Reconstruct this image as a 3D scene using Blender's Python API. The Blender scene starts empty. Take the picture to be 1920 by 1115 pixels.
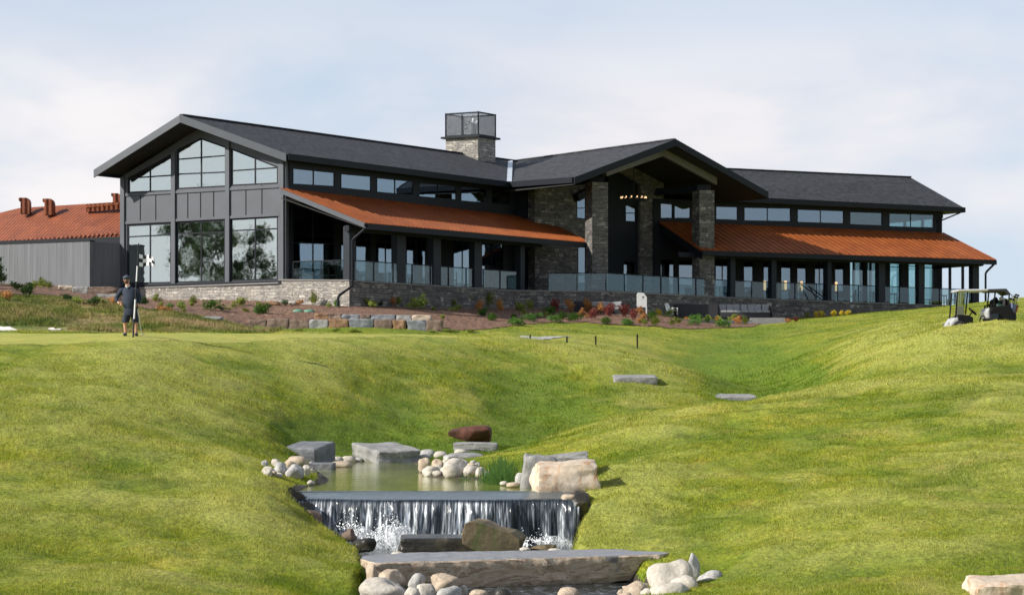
import bpy, math, random
import numpy as np
from mathutils import Vector, Matrix, noise
from mathutils.geometry import tessellate_polygon
R_ = math.radians
random.seed(7); np.random.seed(7)
scene = bpy.context.scene
col = scene.collection
F, CX, HY = 4000.0, 960.0, 700.0          # focal length in photo pixels, optical axis, horizon row
V = Vector

# ------------------------------------------------------------------ camera
cd = bpy.data.cameras.new('camera'); cam = bpy.data.objects.new('camera', cd); col.objects.link(cam)
cam.location = (0, 0, 0); cam.rotation_euler = (R_(90), 0, 0)
cd.sensor_width = 36; cd.lens = 36 * F / 1920; cd.shift_y = (HY - 557.5) / 1920
cd.clip_start = 0.5; cd.clip_end = 9000
cd.dof.use_dof = True; cd.dof.focus_distance = 42; cd.dof.aperture_fstop = 4.5
scene.camera = cam
scene.view_settings.view_transform = 'Standard'; scene.view_settings.look = 'None'
scene.view_settings.exposure = 0.42; scene.view_settings.gamma = 1.0
scene.render.resolution_x = 1024; scene.render.resolution_y = 594

# ------------------------------------------------------------------ materials
def mat(name):
    m = bpy.data.materials.new(name); m.use_nodes = True
    nt = m.node_tree; b = nt.nodes['Principled BSDF']
    return m, nt, b
def N(nt, t, **kw):
    n = nt.nodes.new(t)
    for k, v in kw.items():
        if k in n.inputs: n.inputs[k].default_value = v
        else: setattr(n, k, v)
    return n
def ramp(nt, src, stops):
    r = nt.nodes.new('ShaderNodeValToRGB'); cr = r.color_ramp
    while len(cr.elements) < len(stops): cr.elements.new(0.5)
    for e, (p, c) in zip(cr.elements, stops):
        e.position = p; e.color = (c[0], c[1], c[2], 1) if not isinstance(c, (int, float)) else (c, c, c, 1)
    nt.links.new(src, r.inputs[0]); return r.outputs[0]
def nz(nt, vec, scale, detail=4, rough=0.6, dist=0.0):
    n = N(nt, 'ShaderNodeTexNoise', Scale=scale, Detail=detail, Roughness=rough, Distortion=dist)
    if vec is not None: nt.links.new(vec, n.inputs['Vector'])
    return n.outputs['Fac']
def mapping(nt, src, scale=(1, 1, 1), rot=(0, 0, 0), loc=(0, 0, 0)):
    m = nt.nodes.new('ShaderNodeMapping'); m.inputs['Scale'].default_value = scale
    m.inputs['Rotation'].default_value = rot; m.inputs['Location'].default_value = loc
    nt.links.new(src, m.inputs['Vector']); return m.outputs[0]
def mixc(nt, fac, a, b, mode='MIX'):
    m = nt.nodes.new('ShaderNodeMix'); m.data_type = 'RGBA'; m.blend_type = mode
    for i, x in ((0, fac), (6, a), (7, b)):
        if isinstance(x, (int, float)): m.inputs[i].default_value = x
        elif isinstance(x, (tuple, list)): m.inputs[i].default_value = (x[0], x[1], x[2], 1)
        else: nt.links.new(x, m.inputs[i])
    return m.outputs[2]
def bump(nt, b, h, strength=0.5, dist=0.05):
    bp = N(nt, 'ShaderNodeBump', Strength=strength, Distance=dist)
    nt.links.new(h, bp.inputs['Height']); nt.links.new(bp.outputs[0], b.inputs['Normal'])
def texco(nt, which='Object'):
    return nt.nodes.new('ShaderNodeTexCoord').outputs[which]
def geo_pos(nt): return nt.nodes.new('ShaderNodeNewGeometry').outputs['Position']
M = {}
def simple(name, c, rough=0.6, metal=0.0, var=0.25, vs=3.0, bs=0.0, spec=0.5):
    m, nt, b = mat(name)
    p = geo_pos(nt); f = nz(nt, p, vs, 5)
    d = tuple(x * (1 - var) for x in c); l = tuple(min(1, x * (1 + var)) for x in c)
    nt.links.new(ramp(nt, f, [(0.3, d), (0.7, l)]), b.inputs['Base Color'])
    b.inputs['Roughness'].default_value = rough; b.inputs['Metallic'].default_value = metal
    b.inputs['Specular IOR Level'].default_value = spec
    if bs: bump(nt, b, nz(nt, p, vs * 4, 6), bs, 0.05)
    M[name] = m; return m
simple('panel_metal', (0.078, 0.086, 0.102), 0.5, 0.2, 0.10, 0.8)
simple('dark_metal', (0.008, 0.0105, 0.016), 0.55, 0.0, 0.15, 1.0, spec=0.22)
simple('post_metal', (0.016, 0.021, 0.030), 0.55, 0.0, 0.15, 1.0, spec=0.25)
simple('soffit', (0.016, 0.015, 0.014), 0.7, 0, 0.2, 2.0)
simple('truss_wood', (0.125, 0.115, 0.11), 0.6, 0, 0.1, 2.0)
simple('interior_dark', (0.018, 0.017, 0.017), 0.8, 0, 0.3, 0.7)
simple('interior_floor', (0.05, 0.045, 0.04), 0.6, 0, 0.2, 0.7)
simple('concrete', (0.33, 0.32, 0.30), 0.8, 0, 0.12, 1.5, 0.2)
simple('cap_stone', (0.20, 0.195, 0.185), 0.8, 0, 0.15, 2.0, 0.2)
simple('galvanised', (0.55, 0.60, 0.66), 0.35, 0.3, 0.1, 2.0)
simple('white_paint', (0.62, 0.62, 0.60), 0.45, 0, 0.06, 3.0)
simple('cart_white', (0.42, 0.42, 0.43), 0.3, 0, 0.05, 3.0)
simple('black_plastic', (0.006, 0.006, 0.007), 0.6, 0, 0.2, 6.0, spec=0.2)
simple('rubber', (0.02, 0.02, 0.02), 0.85, 0, 0.2, 9.0)
simple('cushion_grey', (0.27, 0.27, 0.28), 0.9, 0, 0.15, 3.0)
simple('wicker', (0.022, 0.022, 0.026), 0.7, 0, 0.3, 9.0)
simple('skin', (0.50, 0.27, 0.18), 0.5, 0, 0.08, 9.0)
simple('hair', (0.10, 0.05, 0.025), 0.8, 0, 0.3, 30.0)
simple('navy_knit', (0.016, 0.026, 0.050), 0.85, 0, 0.2, 12.0)
simple('navy_shorts', (0.013, 0.020, 0.040), 0.85, 0, 0.2, 12.0)
simple('cap_grey', (0.055, 0.065, 0.09), 0.8, 0, 0.2, 12.0)
simple('shoe', (0.05, 0.05, 0.055), 0.6, 0, 0.2, 9.0)
simple('collar_white', (0.55, 0.54, 0.52), 0.8, 0, 0.05, 9.0)
simple('steel', (0.45, 0.45, 0.46), 0.3, 0.8, 0.1, 9.0)
simple('bag_blue', (0.12, 0.15, 0.26), 0.7, 0, 0.2, 9.0)
simple('bag_red', (0.28, 0.05, 0.045), 0.7, 0, 0.2, 9.0)
simple('bag_green', (0.03, 0.08, 0.06), 0.7, 0, 0.2, 9.0)
simple('sand', (0.68, 0.64, 0.58), 0.9, 0, 0.08, 5.0, 0.3)
simple('red_soil', (0.20, 0.085, 0.04), 0.95, 0, 0.4, 6.0, 0.3)
simple('valve_green', (0.10, 0.24, 0.17), 0.6, 0, 0.2, 9.0)
simple('bark', (0.10, 0.075, 0.055), 0.9, 0, 0.3, 8.0, 0.5)
simple('stem_brown', (0.12, 0.07, 0.04), 0.9, 0, 0.3, 8.0)
simple('flag_black', (0.015, 0.015, 0.02), 0.8, 0, 0.1, 5.0)
simple('flag_white', (0.75, 0.75, 0.80), 0.8, 0, 0.03, 5.0)
simple('foam', (0.80, 0.83, 0.86), 0.35, 0, 0.05, 5.0)

def stone_mat(name, c1, c2, c3, mortar=0.06, rowh=0.13, bw=0.42, bstr=0.9):
    m, nt, b = mat(name); uv = texco(nt, 'UV'); p = geo_pos(nt)
    br = N(nt, 'ShaderNodeTexBrick', Scale=1.0); br.offset = 0.43; br.squash = 0.7; br.squash_frequency = 3
    br.inputs['Color1'].default_value = (0, 0, 0, 1); br.inputs['Color2'].default_value = (1, 1, 1, 1)
    br.inputs['Mortar'].default_value = (0.5, 0.5, 0.5, 1)
    br.inputs['Mortar Size'].default_value = 0.012; br.inputs['Brick Width'].default_value = bw
    br.inputs['Row Height'].default_value = rowh; br.inputs['Mortar Smooth'].default_value = 0.3
    wob = mixc(nt, 0.03, uv, N(nt, 'ShaderNodeTexNoise', Scale=2.5).outputs['Color'])
    nt.links.new(wob, br.inputs['Vector'])
    b2 = N(nt, 'ShaderNodeTexBrick', Scale=1.0); b2.offset = 0.31; b2.squash = 0.6; b2.squash_frequency = 2
    b2.inputs['Color1'].default_value = (0, 0, 0, 1); b2.inputs['Color2'].default_value = (1, 1, 1, 1); b2.inputs['Mortar'].default_value = (0.5, 0.5, 0.5, 1)
    b2.inputs['Mortar Size'].default_value = 0.014; b2.inputs['Brick Width'].default_value = bw * 1.5; b2.inputs['Row Height'].default_value = rowh * 2
    nt.links.new(wob, b2.inputs['Vector'])
    sel = ramp(nt, nz(nt, mapping(nt, uv, (0.8, 1.6, 1)), 1.5, 2), [(0.49, 0.0), (0.51, 1.0)])
    brc = mixc(nt, sel, br.outputs['Color'], b2.outputs['Color']); brf = mixc(nt, sel, br.outputs['Fac'], b2.outputs['Fac'])
    c = ramp(nt, brc, [(0.0, c1), (0.4, c2), (0.75, c2), (1.0, c3)])
    c = mixc(nt, 0.75, c, ramp(nt, nz(nt, p, 1.3, 5), [(0.3, (0.55, 0.55, 0.56)), (0.7, (1.35, 1.3, 1.2))]), 'MULTIPLY')
    c = mixc(nt, brf, c, (mortar, mortar, mortar))
    nt.links.new(c, b.inputs['Base Color']); b.inputs['Roughness'].default_value = 0.85
    inv = N(nt, 'ShaderNodeMath', operation='SUBTRACT'); inv.inputs[0].default_value = 1.0
    nt.links.new(brf, inv.inputs[1])
    s = N(nt, 'ShaderNodeMath', operation='ADD'); nt.links.new(inv.outputs[0], s.inputs[0])
    k = N(nt, 'ShaderNodeMath', operation='MULTIPLY'); k.inputs[1].default_value = 1.4
    mm = N(nt, 'ShaderNodeMath', operation='ADD'); nt.links.new(nz(nt, p, 6, 6), mm.inputs[0]); nt.links.new(brc, mm.inputs[1])
    nt.links.new(mm.outputs[0], k.inputs[0]); nt.links.new(k.outputs[0], s.inputs[1])
    bump(nt, b, s.outputs[0], bstr, 0.045)
    M[name] = m
stone_mat('ledger_stone', (0.075, 0.071, 0.069), (0.145, 0.138, 0.132), (0.32, 0.30, 0.28), 0.055)
stone_mat('base_stone', (0.26, 0.23, 0.205), (0.40, 0.37, 0.335), (0.58, 0.545, 0.50), 0.26, 0.085, 0.26, 1.4)

def shingle():
    m, nt, b = mat('shingle'); uv = texco(nt, 'UV'); p = geo_pos(nt)
    br = N(nt, 'ShaderNodeTexBrick', Scale=1.0); br.offset = 0.37
    br.inputs['Color1'].default_value = (0.014, 0.015, 0.019, 1); br.inputs['Color2'].default_value = (0.048, 0.050, 0.059, 1)
    br.inputs['Mortar'].default_value = (0.018, 0.019, 0.023, 1)
    br.inputs['Mortar Size'].default_value = 0.012; br.inputs['Brick Width'].default_value = 0.30; br.inputs['Row Height'].default_value = 0.17
    nt.links.new(uv, br.inputs['Vector'])
    c = mixc(nt, 1.0, br.outputs['Color'], ramp(nt, nz(nt, p, 9, 5, 0.7), [(0.35, 0.6), (0.68, 1.5)]), 'MULTIPLY')
    nt.links.new(c, b.inputs['Base Color']); b.inputs['Roughness'].default_value = 0.8
    inv = N(nt, 'ShaderNodeMath', operation='SUBTRACT'); inv.inputs[0].default_value = 1.0
    nt.links.new(br.outputs['Fac'], inv.inputs[1]); bump(nt, b, inv.outputs[0], 0.6, 0.02)
    M['shingle'] = m
shingle()
def orange(name, tile=False):
    m, nt, b = mat(name); uv = texco(nt, 'UV'); p = geo_pos(nt)
    c = ramp(nt, nz(nt, p, 0.9, 6, 0.65), [(0.3, (0.20, 0.050, 0.011)), (0.5, (0.26, 0.068, 0.013)), (0.7, (0.32, 0.092, 0.020))])
    c = mixc(nt, 0.5, c, ramp(nt, nz(nt, mapping(nt, uv, (9, 0.5, 1)), 1.0, 4), [(0.3, 0.6), (0.7, 1.2)]), 'MULTIPLY')
    if tile:
        c = ramp(nt, nz(nt, p, 1.2, 6, 0.65), [(0.3, (0.14, 0.040, 0.018)), (0.7, (0.24, 0.068, 0.028))])
        w = N(nt, 'ShaderNodeTexWave', Scale=1.0); w.wave_type = 'BANDS'; w.bands_direction = 'X'; w.wave_profile = 'SIN'
        nt.links.new(mapping(nt, uv, (1.0, 0, 0)), w.inputs['Vector'])
        w2 = N(nt, 'ShaderNodeTexWave', Scale=0.85); w2.bands_direction = 'Y'; w2.wave_profile = 'SAW'
        nt.links.new(mapping(nt, uv, (0, 1.0, 0)), w2.inputs['Vector'])
        a = N(nt, 'ShaderNodeMath', operation='ADD'); nt.links.new(w.outputs['Fac'], a.inputs[0]); nt.links.new(w2.outputs['Fac'], a.inputs[1])
        bump(nt, b, a.outputs[0], 0.8, 0.06)
        c = mixc(nt, 0.6, c, ramp(nt, a.outputs[0], [(0.2, 0.78), (1.0, 1.1)]), 'MULTIPLY')
    nt.links.new(c, b.inputs['Base Color']); b.inputs['Roughness'].default_value = 0.55
    b.inputs['Specular IOR Level'].default_value = 0.3
    M[name] = m
orange('orange_metal'); orange('orange_tile', True)

def board():   # vertical grey boards of the annex
    m, nt, b = mat('grey_board'); uv = texco(nt, 'UV')
    w = N(nt, 'ShaderNodeTexWave', Scale=1.7); w.bands_direction = 'X'; w.wave_profile = 'SAW'
    nt.links.new(mapping(nt, uv, (1, 0, 0)), w.inputs['Vector'])
    c = mixc(nt, 0.8, (0.125, 0.132, 0.145), ramp(nt, nz(nt, mapping(nt, uv, (5, 0.25, 1)), 1.0, 5), [(0.3, 0.7), (0.7, 1.25)]), 'MULTIPLY')
    c = mixc(nt, 0.7, c, ramp(nt, w.outputs['Fac'], [(0.0, 0.45), (0.12, 1.0), (1.0, 1.0)]), 'MULTIPLY')
    nt.links.new(c, b.inputs['Base Color']); b.inputs['Roughness'].default_value = 0.75
    bump(nt, b, w.outputs['Fac'], 0.4, 0.02); M['grey_board'] = m
board()

def glass(name, refl, tint, gl=(0.85, 0.95, 1.0), rough=0.0, ripple=0.0, rmax=0.35):
    m, nt, b = mat(name); nt.nodes.remove(b)
    out = [n for n in nt.nodes if n.type == 'OUTPUT_MATERIAL'][0]
    t = N(nt, 'ShaderNodeBsdfTransparent'); t.inputs[0].default_value = (*tint, 1)
    g = N(nt, 'ShaderNodeBsdfGlossy', Roughness=rough); g.inputs[0].default_value = (*gl, 1)
    if ripple:
        bp = N(nt, 'ShaderNodeBump', Strength=ripple, Distance=0.02); nt.links.new(nz(nt, geo_pos(nt), 0.9, 2), bp.inputs['Height'])
        nt.links.new(bp.outputs[0], g.inputs['Normal'])
    lw = N(nt, 'ShaderNodeLayerWeight', Blend=0.25)
    mr = N(nt, 'ShaderNodeMapRange'); mr.inputs['To Min'].default_value = refl; mr.inputs['To Max'].default_value = min(1, refl + rmax)
    nt.links.new(lw.outputs['Fresnel'], mr.inputs['Value'])
    mx = N(nt, 'ShaderNodeMixShader'); nt.links.new(mr.outputs[0], mx.inputs[0])
    nt.links.new(t.outputs[0], mx.inputs[1]); nt.links.new(g.outputs[0], mx.inputs[2]); nt.links.new(mx.outputs[0], out.inputs[0])
    M[name] = m
glass('coated_glass', 0.60, (0.42, 0.50, 0.50), (0.88, 0.99, 0.98), 0.028, 0.45)
glass('window_glass', 0.24, (0.45, 0.52, 0.54), (0.72, 0.88, 1.0), 0.0, 0.1)
glass('clear_glass', 0.10, (0.72, 0.84, 0.84), (0.8, 0.92, 1.0))
glass('rail_glass', 0.08, (0.66, 0.74, 0.75), (0.62, 0.74, 0.78), rmax=0.08)
glass('fold_glass', 0.35, (0.55, 0.55, 0.48), (0.85, 0.85, 0.75), 0.6)
glass('windshield', 0.12, (0.80, 0.80, 0.76), (0.95, 0.95, 0.9), 0.1)

def emis(name, c, s):
    m, nt, b = mat(name); b.inputs['Base Color'].default_value = (*c, 1)
    b.inputs['Emission Color'].default_value = (*c, 1); b.inputs['Emission Strength'].default_value = s; M[name] = m
emis('warm_lamp', (1.0, 0.66, 0.34), 0.9)

def mesh_screen():   # woven metal mesh: alternating open and solid cells
    m, nt, b = mat('cage_mesh'); out = [n for n in nt.nodes if n.type == 'OUTPUT_MATERIAL'][0]
    b.inputs['Base Color'].default_value = (0.05, 0.055, 0.065, 1); b.inputs['Roughness'].default_value = 0.5
    t = N(nt, 'ShaderNodeBsdfTransparent'); mx = N(nt, 'ShaderNodeMixShader')
    f = nz(nt, geo_pos(nt), 60, 2); nt.links.new(ramp(nt, f, [(0.50, 0.0), (0.56, 1.0)]), mx.inputs[0])
    nt.links.new(t.outputs[0], mx.inputs[1]); nt.links.new(b.outputs[0], mx.inputs[2]); nt.links.new(mx.outputs[0], out.inputs[0])
    M['cage_mesh'] = m
mesh_screen()

def rock_mat(name, dark, mid, light, scale=2.0, veins=None):
    m, nt, b = mat(name); p = texco(nt, 'Object')
    f = nz(nt, p, scale, 8, 0.65, 0.6)
    c = ramp(nt, f, [(0.28, dark), (0.5, mid), (0.74, light)])
    c = mixc(nt, 0.8, c, ramp(nt, nz(nt, p, scale * 7, 6, 0.7), [(0.3, 0.72), (0.7, 1.2)]), 'MULTIPLY')
    if veins:
        v = nz(nt, mapping(nt, p, (1.0, 1.0, 0.25)), scale * 0.8, 5, 0.6, 2.5)
        c = mixc(nt, ramp(nt, v, [(0.52, 0.0), (0.64, 0.85)]), c, veins)
    nt.links.new(c, b.inputs['Base Color']); b.inputs['Roughness'].default_value = 0.8
    bump(nt, b, nz(nt, p, scale * 3, 8, 0.65), 0.5, 0.06); M[name] = m
rock_mat('rock_pale', (0.34, 0.30, 0.25), (0.50, 0.455, 0.39), (0.64, 0.60, 0.54), 3.0)
rock_mat('rock_tan', (0.30, 0.23, 0.16), (0.44, 0.35, 0.26), (0.56, 0.47, 0.36), 3.0)
rock_mat('rock_greypale', (0.24, 0.235, 0.225), (0.40, 0.39, 0.37), (0.58, 0.57, 0.54), 3.5)
rock_mat('block_beige', (0.42, 0.33, 0.24), (0.56, 0.46, 0.35), (0.66, 0.58, 0.48), 1.6, (0.40, 0.19, 0.075))
rock_mat('rock_grey', (0.13, 0.13, 0.13), (0.25, 0.245, 0.235), (0.38, 0.37, 0.35), 1.8)
rock_mat('rock_slate', (0.085, 0.09, 0.10), (0.15, 0.157, 0.17), (0.25, 0.25, 0.255), 1.8)
rock_mat('rock_red', (0.045, 0.018, 0.012), (0.10, 0.034, 0.020), (0.17, 0.065, 0.038), 2.2)
rock_mat('rock_brown', (0.09, 0.065, 0.05), (0.17, 0.115, 0.085), (0.28, 0.21, 0.16), 1.8)
rock_mat('rock_rust', (0.12, 0.065, 0.032), (0.24, 0.13, 0.065), (0.36, 0.24, 0.14), 2.0)
rock_mat('rock_blue', (0.10, 0.105, 0.115), (0.18, 0.19, 0.205), (0.30, 0.31, 0.32), 1.8)
rock_mat('wet_rock', (0.012, 0.011, 0.009), (0.035, 0.031, 0.022), (0.10, 0.085, 0.05), 1.8)
M['wet_rock'].node_tree.nodes['Principled BSDF'].inputs['Roughness'].default_value = 0.3
rock_mat('moss_rock', (0.05, 0.045, 0.02), (0.14, 0.105, 0.055), (0.34, 0.25, 0.17), 1.6, (0.065, 0.08, 0.02))
def slab_mat():
    m, nt, b = mat('slab_stone'); p = texco(nt, 'Object')
    warp = nz(nt, mapping(nt, p, (0.7, 1, 2.2)), 1.4, 7, 0.65, 3.0)
    c = ramp(nt, warp, [(0.25, (0.18, 0.12, 0.075)), (0.42, (0.38, 0.28, 0.19)), (0.55, (0.52, 0.43, 0.33)), (0.60, (0.24, 0.15, 0.09)), (0.72, (0.60, 0.53, 0.43))])
    c = mixc(nt, ramp(nt, nz(nt, p, 1.1, 3), [(0.60, 0.0), (0.63, 0.8)]), c, (0.12, 0.125, 0.14))
    g = nt.nodes.new('ShaderNodeNewGeometry'); sx = nt.nodes.new('ShaderNodeSeparateXYZ'); nt.links.new(g.outputs['Normal'], sx.inputs[0])
    top = ramp(nt, sx.outputs[2], [(0.75, 0.0), (0.9, 1.0)])
    tc = ramp(nt, nz(nt, p, 4, 7, 0.7), [(0.3, (0.16, 0.165, 0.18)), (0.7, (0.27, 0.275, 0.29))])
    c = mixc(nt, top, c, tc)
    nt.links.new(c, b.inputs['Base Color']); b.inputs['Roughness'].default_value = 0.75
    bump(nt, b, nz(nt, p, 5, 8, 0.65, 1.0), 0.6, 0.06); M['slab_stone'] = m
slab_mat()

def grass_cols(nt, p, stops, dry_and_shading, dryamt):
    mp = mapping(nt, p, (0.34, 0.20, 0.6))
    c = ramp(nt, nz(nt, mp, 1.0, 5, 0.62, 0.4), stops)
    c2 = ramp(nt, nz(nt, mapping(nt, p, (1.0, 0.55, 1.0)), 1.7, 6, 0.7), [(0.32, (0.55, 0.68, 0.60)), (0.46, (0.92, 0.96, 0.9)), (0.56, (1.05, 1.0, 1)), (0.70, (1.28, 1.16, 1.2))])
    c = mixc(nt, 1.0, c, c2, 'MULTIPLY')
    c = mixc(nt, ramp(nt, nz(nt, mapping(nt, p, (0.9, 0.7, 1), loc=(3, 9, 0)), 1.0, 8, 0.78), [(0.57, 0.0), (0.68, 0.5)]), c, (0.30, 0.17, 0.045))
    d = ramp(nt, nz(nt, mapping(nt, p, (0.22, 0.30, 0.5), loc=(7.3, 2.1, 0)), 1.0, 7, 0.7, 1.0), [(0.50, 0.0), (0.66, dryamt)])
    c = mixc(nt, d, c, dry_and_shading)
    at = nt.nodes.new('ShaderNodeAttribute'); at.attribute_name = 'dry_and_shading'
    c = mixc(nt, ramp(nt, at.outputs['Fac'], [(0.03, 0.0), (0.50, 0.65)]), c, (0.36, 0.355, 0.085))  # crests tinted pale straw, with the grazing sheen painted into the colour
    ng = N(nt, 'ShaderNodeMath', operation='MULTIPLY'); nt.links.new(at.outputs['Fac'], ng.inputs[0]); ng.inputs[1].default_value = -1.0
    c = mixc(nt, ramp(nt, ng.outputs[0], [(0.03, 0.0), (0.40, 0.75)]), c, (0.085, 0.155, 0.008))  # hollows tinted darker green, painted shade along with lusher growth
    return c
def lawn(name, stops, dry_and_shading, dryamt, fine=1.0, patch=False):
    m, nt, b = mat(name); p = geo_pos(nt)
    c = grass_cols(nt, p, stops, dry_and_shading, dryamt)
    f = nz(nt, mapping(nt, p, (1, 0.6, 1)), 14, 5, 0.75)
    c = mixc(nt, fine, c, ramp(nt, f, [(0.34, 0.45), (0.5, 1.0), (0.66, 1.5)]), 'MULTIPLY')
    nt.links.new(c, b.inputs['Base Color']); b.inputs['Roughness'].default_value = 0.9
    b.inputs['Specular IOR Level'].default_value = 0.15
    b.inputs['Sheen Weight'].default_value = 0.08; b.inputs['Sheen Tint'].default_value = (0.8, 0.9, 0.4, 1)
    bump(nt, b, f, 0.7 * fine, 0.07); M[name] = m
GS = [(0.28, (0.085, 0.132, 0.006)), (0.43, (0.148, 0.192, 0.009)), (0.57, (0.215, 0.238, 0.015)), (0.70, (0.32, 0.300, 0.042))]
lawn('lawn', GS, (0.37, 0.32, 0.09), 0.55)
lawn('rough_grass', [(0.30, (0.05, 0.085, 0.014)), (0.44, (0.11, 0.15, 0.025)), (0.54, (0.20, 0.20, 0.05)), (0.66, (0.34, 0.26, 0.13))], (0.38, 0.27, 0.16), 0.95)
lawn('green_turf', [(0.3, (0.27, 0.275, 0.045)), (0.7, (0.36, 0.34, 0.075))], (0.38, 0.34, 0.10), 0.3, 0.4)
lawn('shaded_lawn', [(0.3, (0.06, 0.11, 0.018)), (0.7, (0.12, 0.17, 0.03))], (0.20, 0.2, 0.06), 0.5, 0.8)  # darker turf colour with the clubhouse shadow painted in, not assigned to any mesh
def mulch():
    m, nt, b = mat('mulch'); p = geo_pos(nt)
    f = nz(nt, mapping(nt, p, (1, 0.7, 1)), 5.0, 8, 0.9)
    c = ramp(nt, f, [(0.38, (0.028, 0.015, 0.010)), (0.46, (0.12, 0.062, 0.038)), (0.53, (0.27, 0.145, 0.09)), (0.64, (0.58, 0.38, 0.26))])
    nt.links.new(c, b.inputs['Base Color']); b.inputs['Roughness'].default_value = 0.95
    bump(nt, b, f, 1.0, 0.12); M['mulch'] = m
mulch()
def leaf(name, c, var=0.45, trans=0.3, sc=5.0):
    m, nt, b = mat(name); out = [n for n in nt.nodes if n.type == 'OUTPUT_MATERIAL'][0]
    f = nz(nt, geo_pos(nt), sc, 4, 0.7)
    cc = ramp(nt, f, [(0.32, tuple(x * (1 - var) for x in c)), (0.66, tuple(min(1, x * (1 + var)) for x in c))])
    nt.links.new(cc, b.inputs['Base Color']); b.inputs['Roughness'].default_value = 0.6; b.inputs['Specular IOR Level'].default_value = 0.25
    t = N(nt, 'ShaderNodeBsdfTranslucent'); nt.links.new(cc, t.inputs[0])
    mx = N(nt, 'ShaderNodeMixShader'); mx.inputs[0].default_value = trans
    nt.links.new(b.outputs[0], mx.inputs[1]); nt.links.new(t.outputs[0], mx.inputs[2]); nt.links.new(mx.outputs[0], out.inputs[0])
    M[name] = m
leaf('leaf_dark', (0.035, 0.075, 0.016)); leaf('leaf_juniper', (0.07, 0.15, 0.022)); leaf('leaf_green', (0.21, 0.25, 0.045))
leaf('leaf_yellow', (0.62, 0.48, 0.04)); leaf('leaf_red', (0.22, 0.06, 0.045)); leaf('leaf_orange', (0.42, 0.20, 0.06))
leaf('leaf_reed', (0.07, 0.15, 0.028)); leaf('leaf_tree', (0.075, 0.115, 0.045), sc=1.0)
def blade_mat():
    m, nt, b = mat('grass_blade'); out = [n for n in nt.nodes if n.type == 'OUTPUT_MATERIAL'][0]
    p = geo_pos(nt)
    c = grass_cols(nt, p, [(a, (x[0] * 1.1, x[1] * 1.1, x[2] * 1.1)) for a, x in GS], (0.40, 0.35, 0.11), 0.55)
    ri = nt.nodes.new('ShaderNodeNewGeometry').outputs['Random Per Island']
    c = mixc(nt, 1.0, c, ramp(nt, ri, [(0.0, (0.5, 0.6, 0.5)), (0.5, (1.0, 1.05, 0.9)), (0.9, (1.5, 1.42, 1.2)), (1.0, (2.0, 1.8, 2.2))]), 'MULTIPLY')
    nt.links.new(c, b.inputs['Base Color']); b.inputs['Roughness'].default_value = 0.65; b.inputs['Specular IOR Level'].default_value = 0.2
    t = N(nt, 'ShaderNodeBsdfTranslucent'); nt.links.new(c, t.inputs[0])
    mx = N(nt, 'ShaderNodeMixShader'); mx.inputs[0].default_value = 0.35
    nt.links.new(b.outputs[0], mx.inputs[1]); nt.links.new(t.outputs[0], mx.inputs[2]); nt.links.new(mx.outputs[0], out.inputs[0])
    M['grass_blade'] = m
blade_mat()
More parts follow.
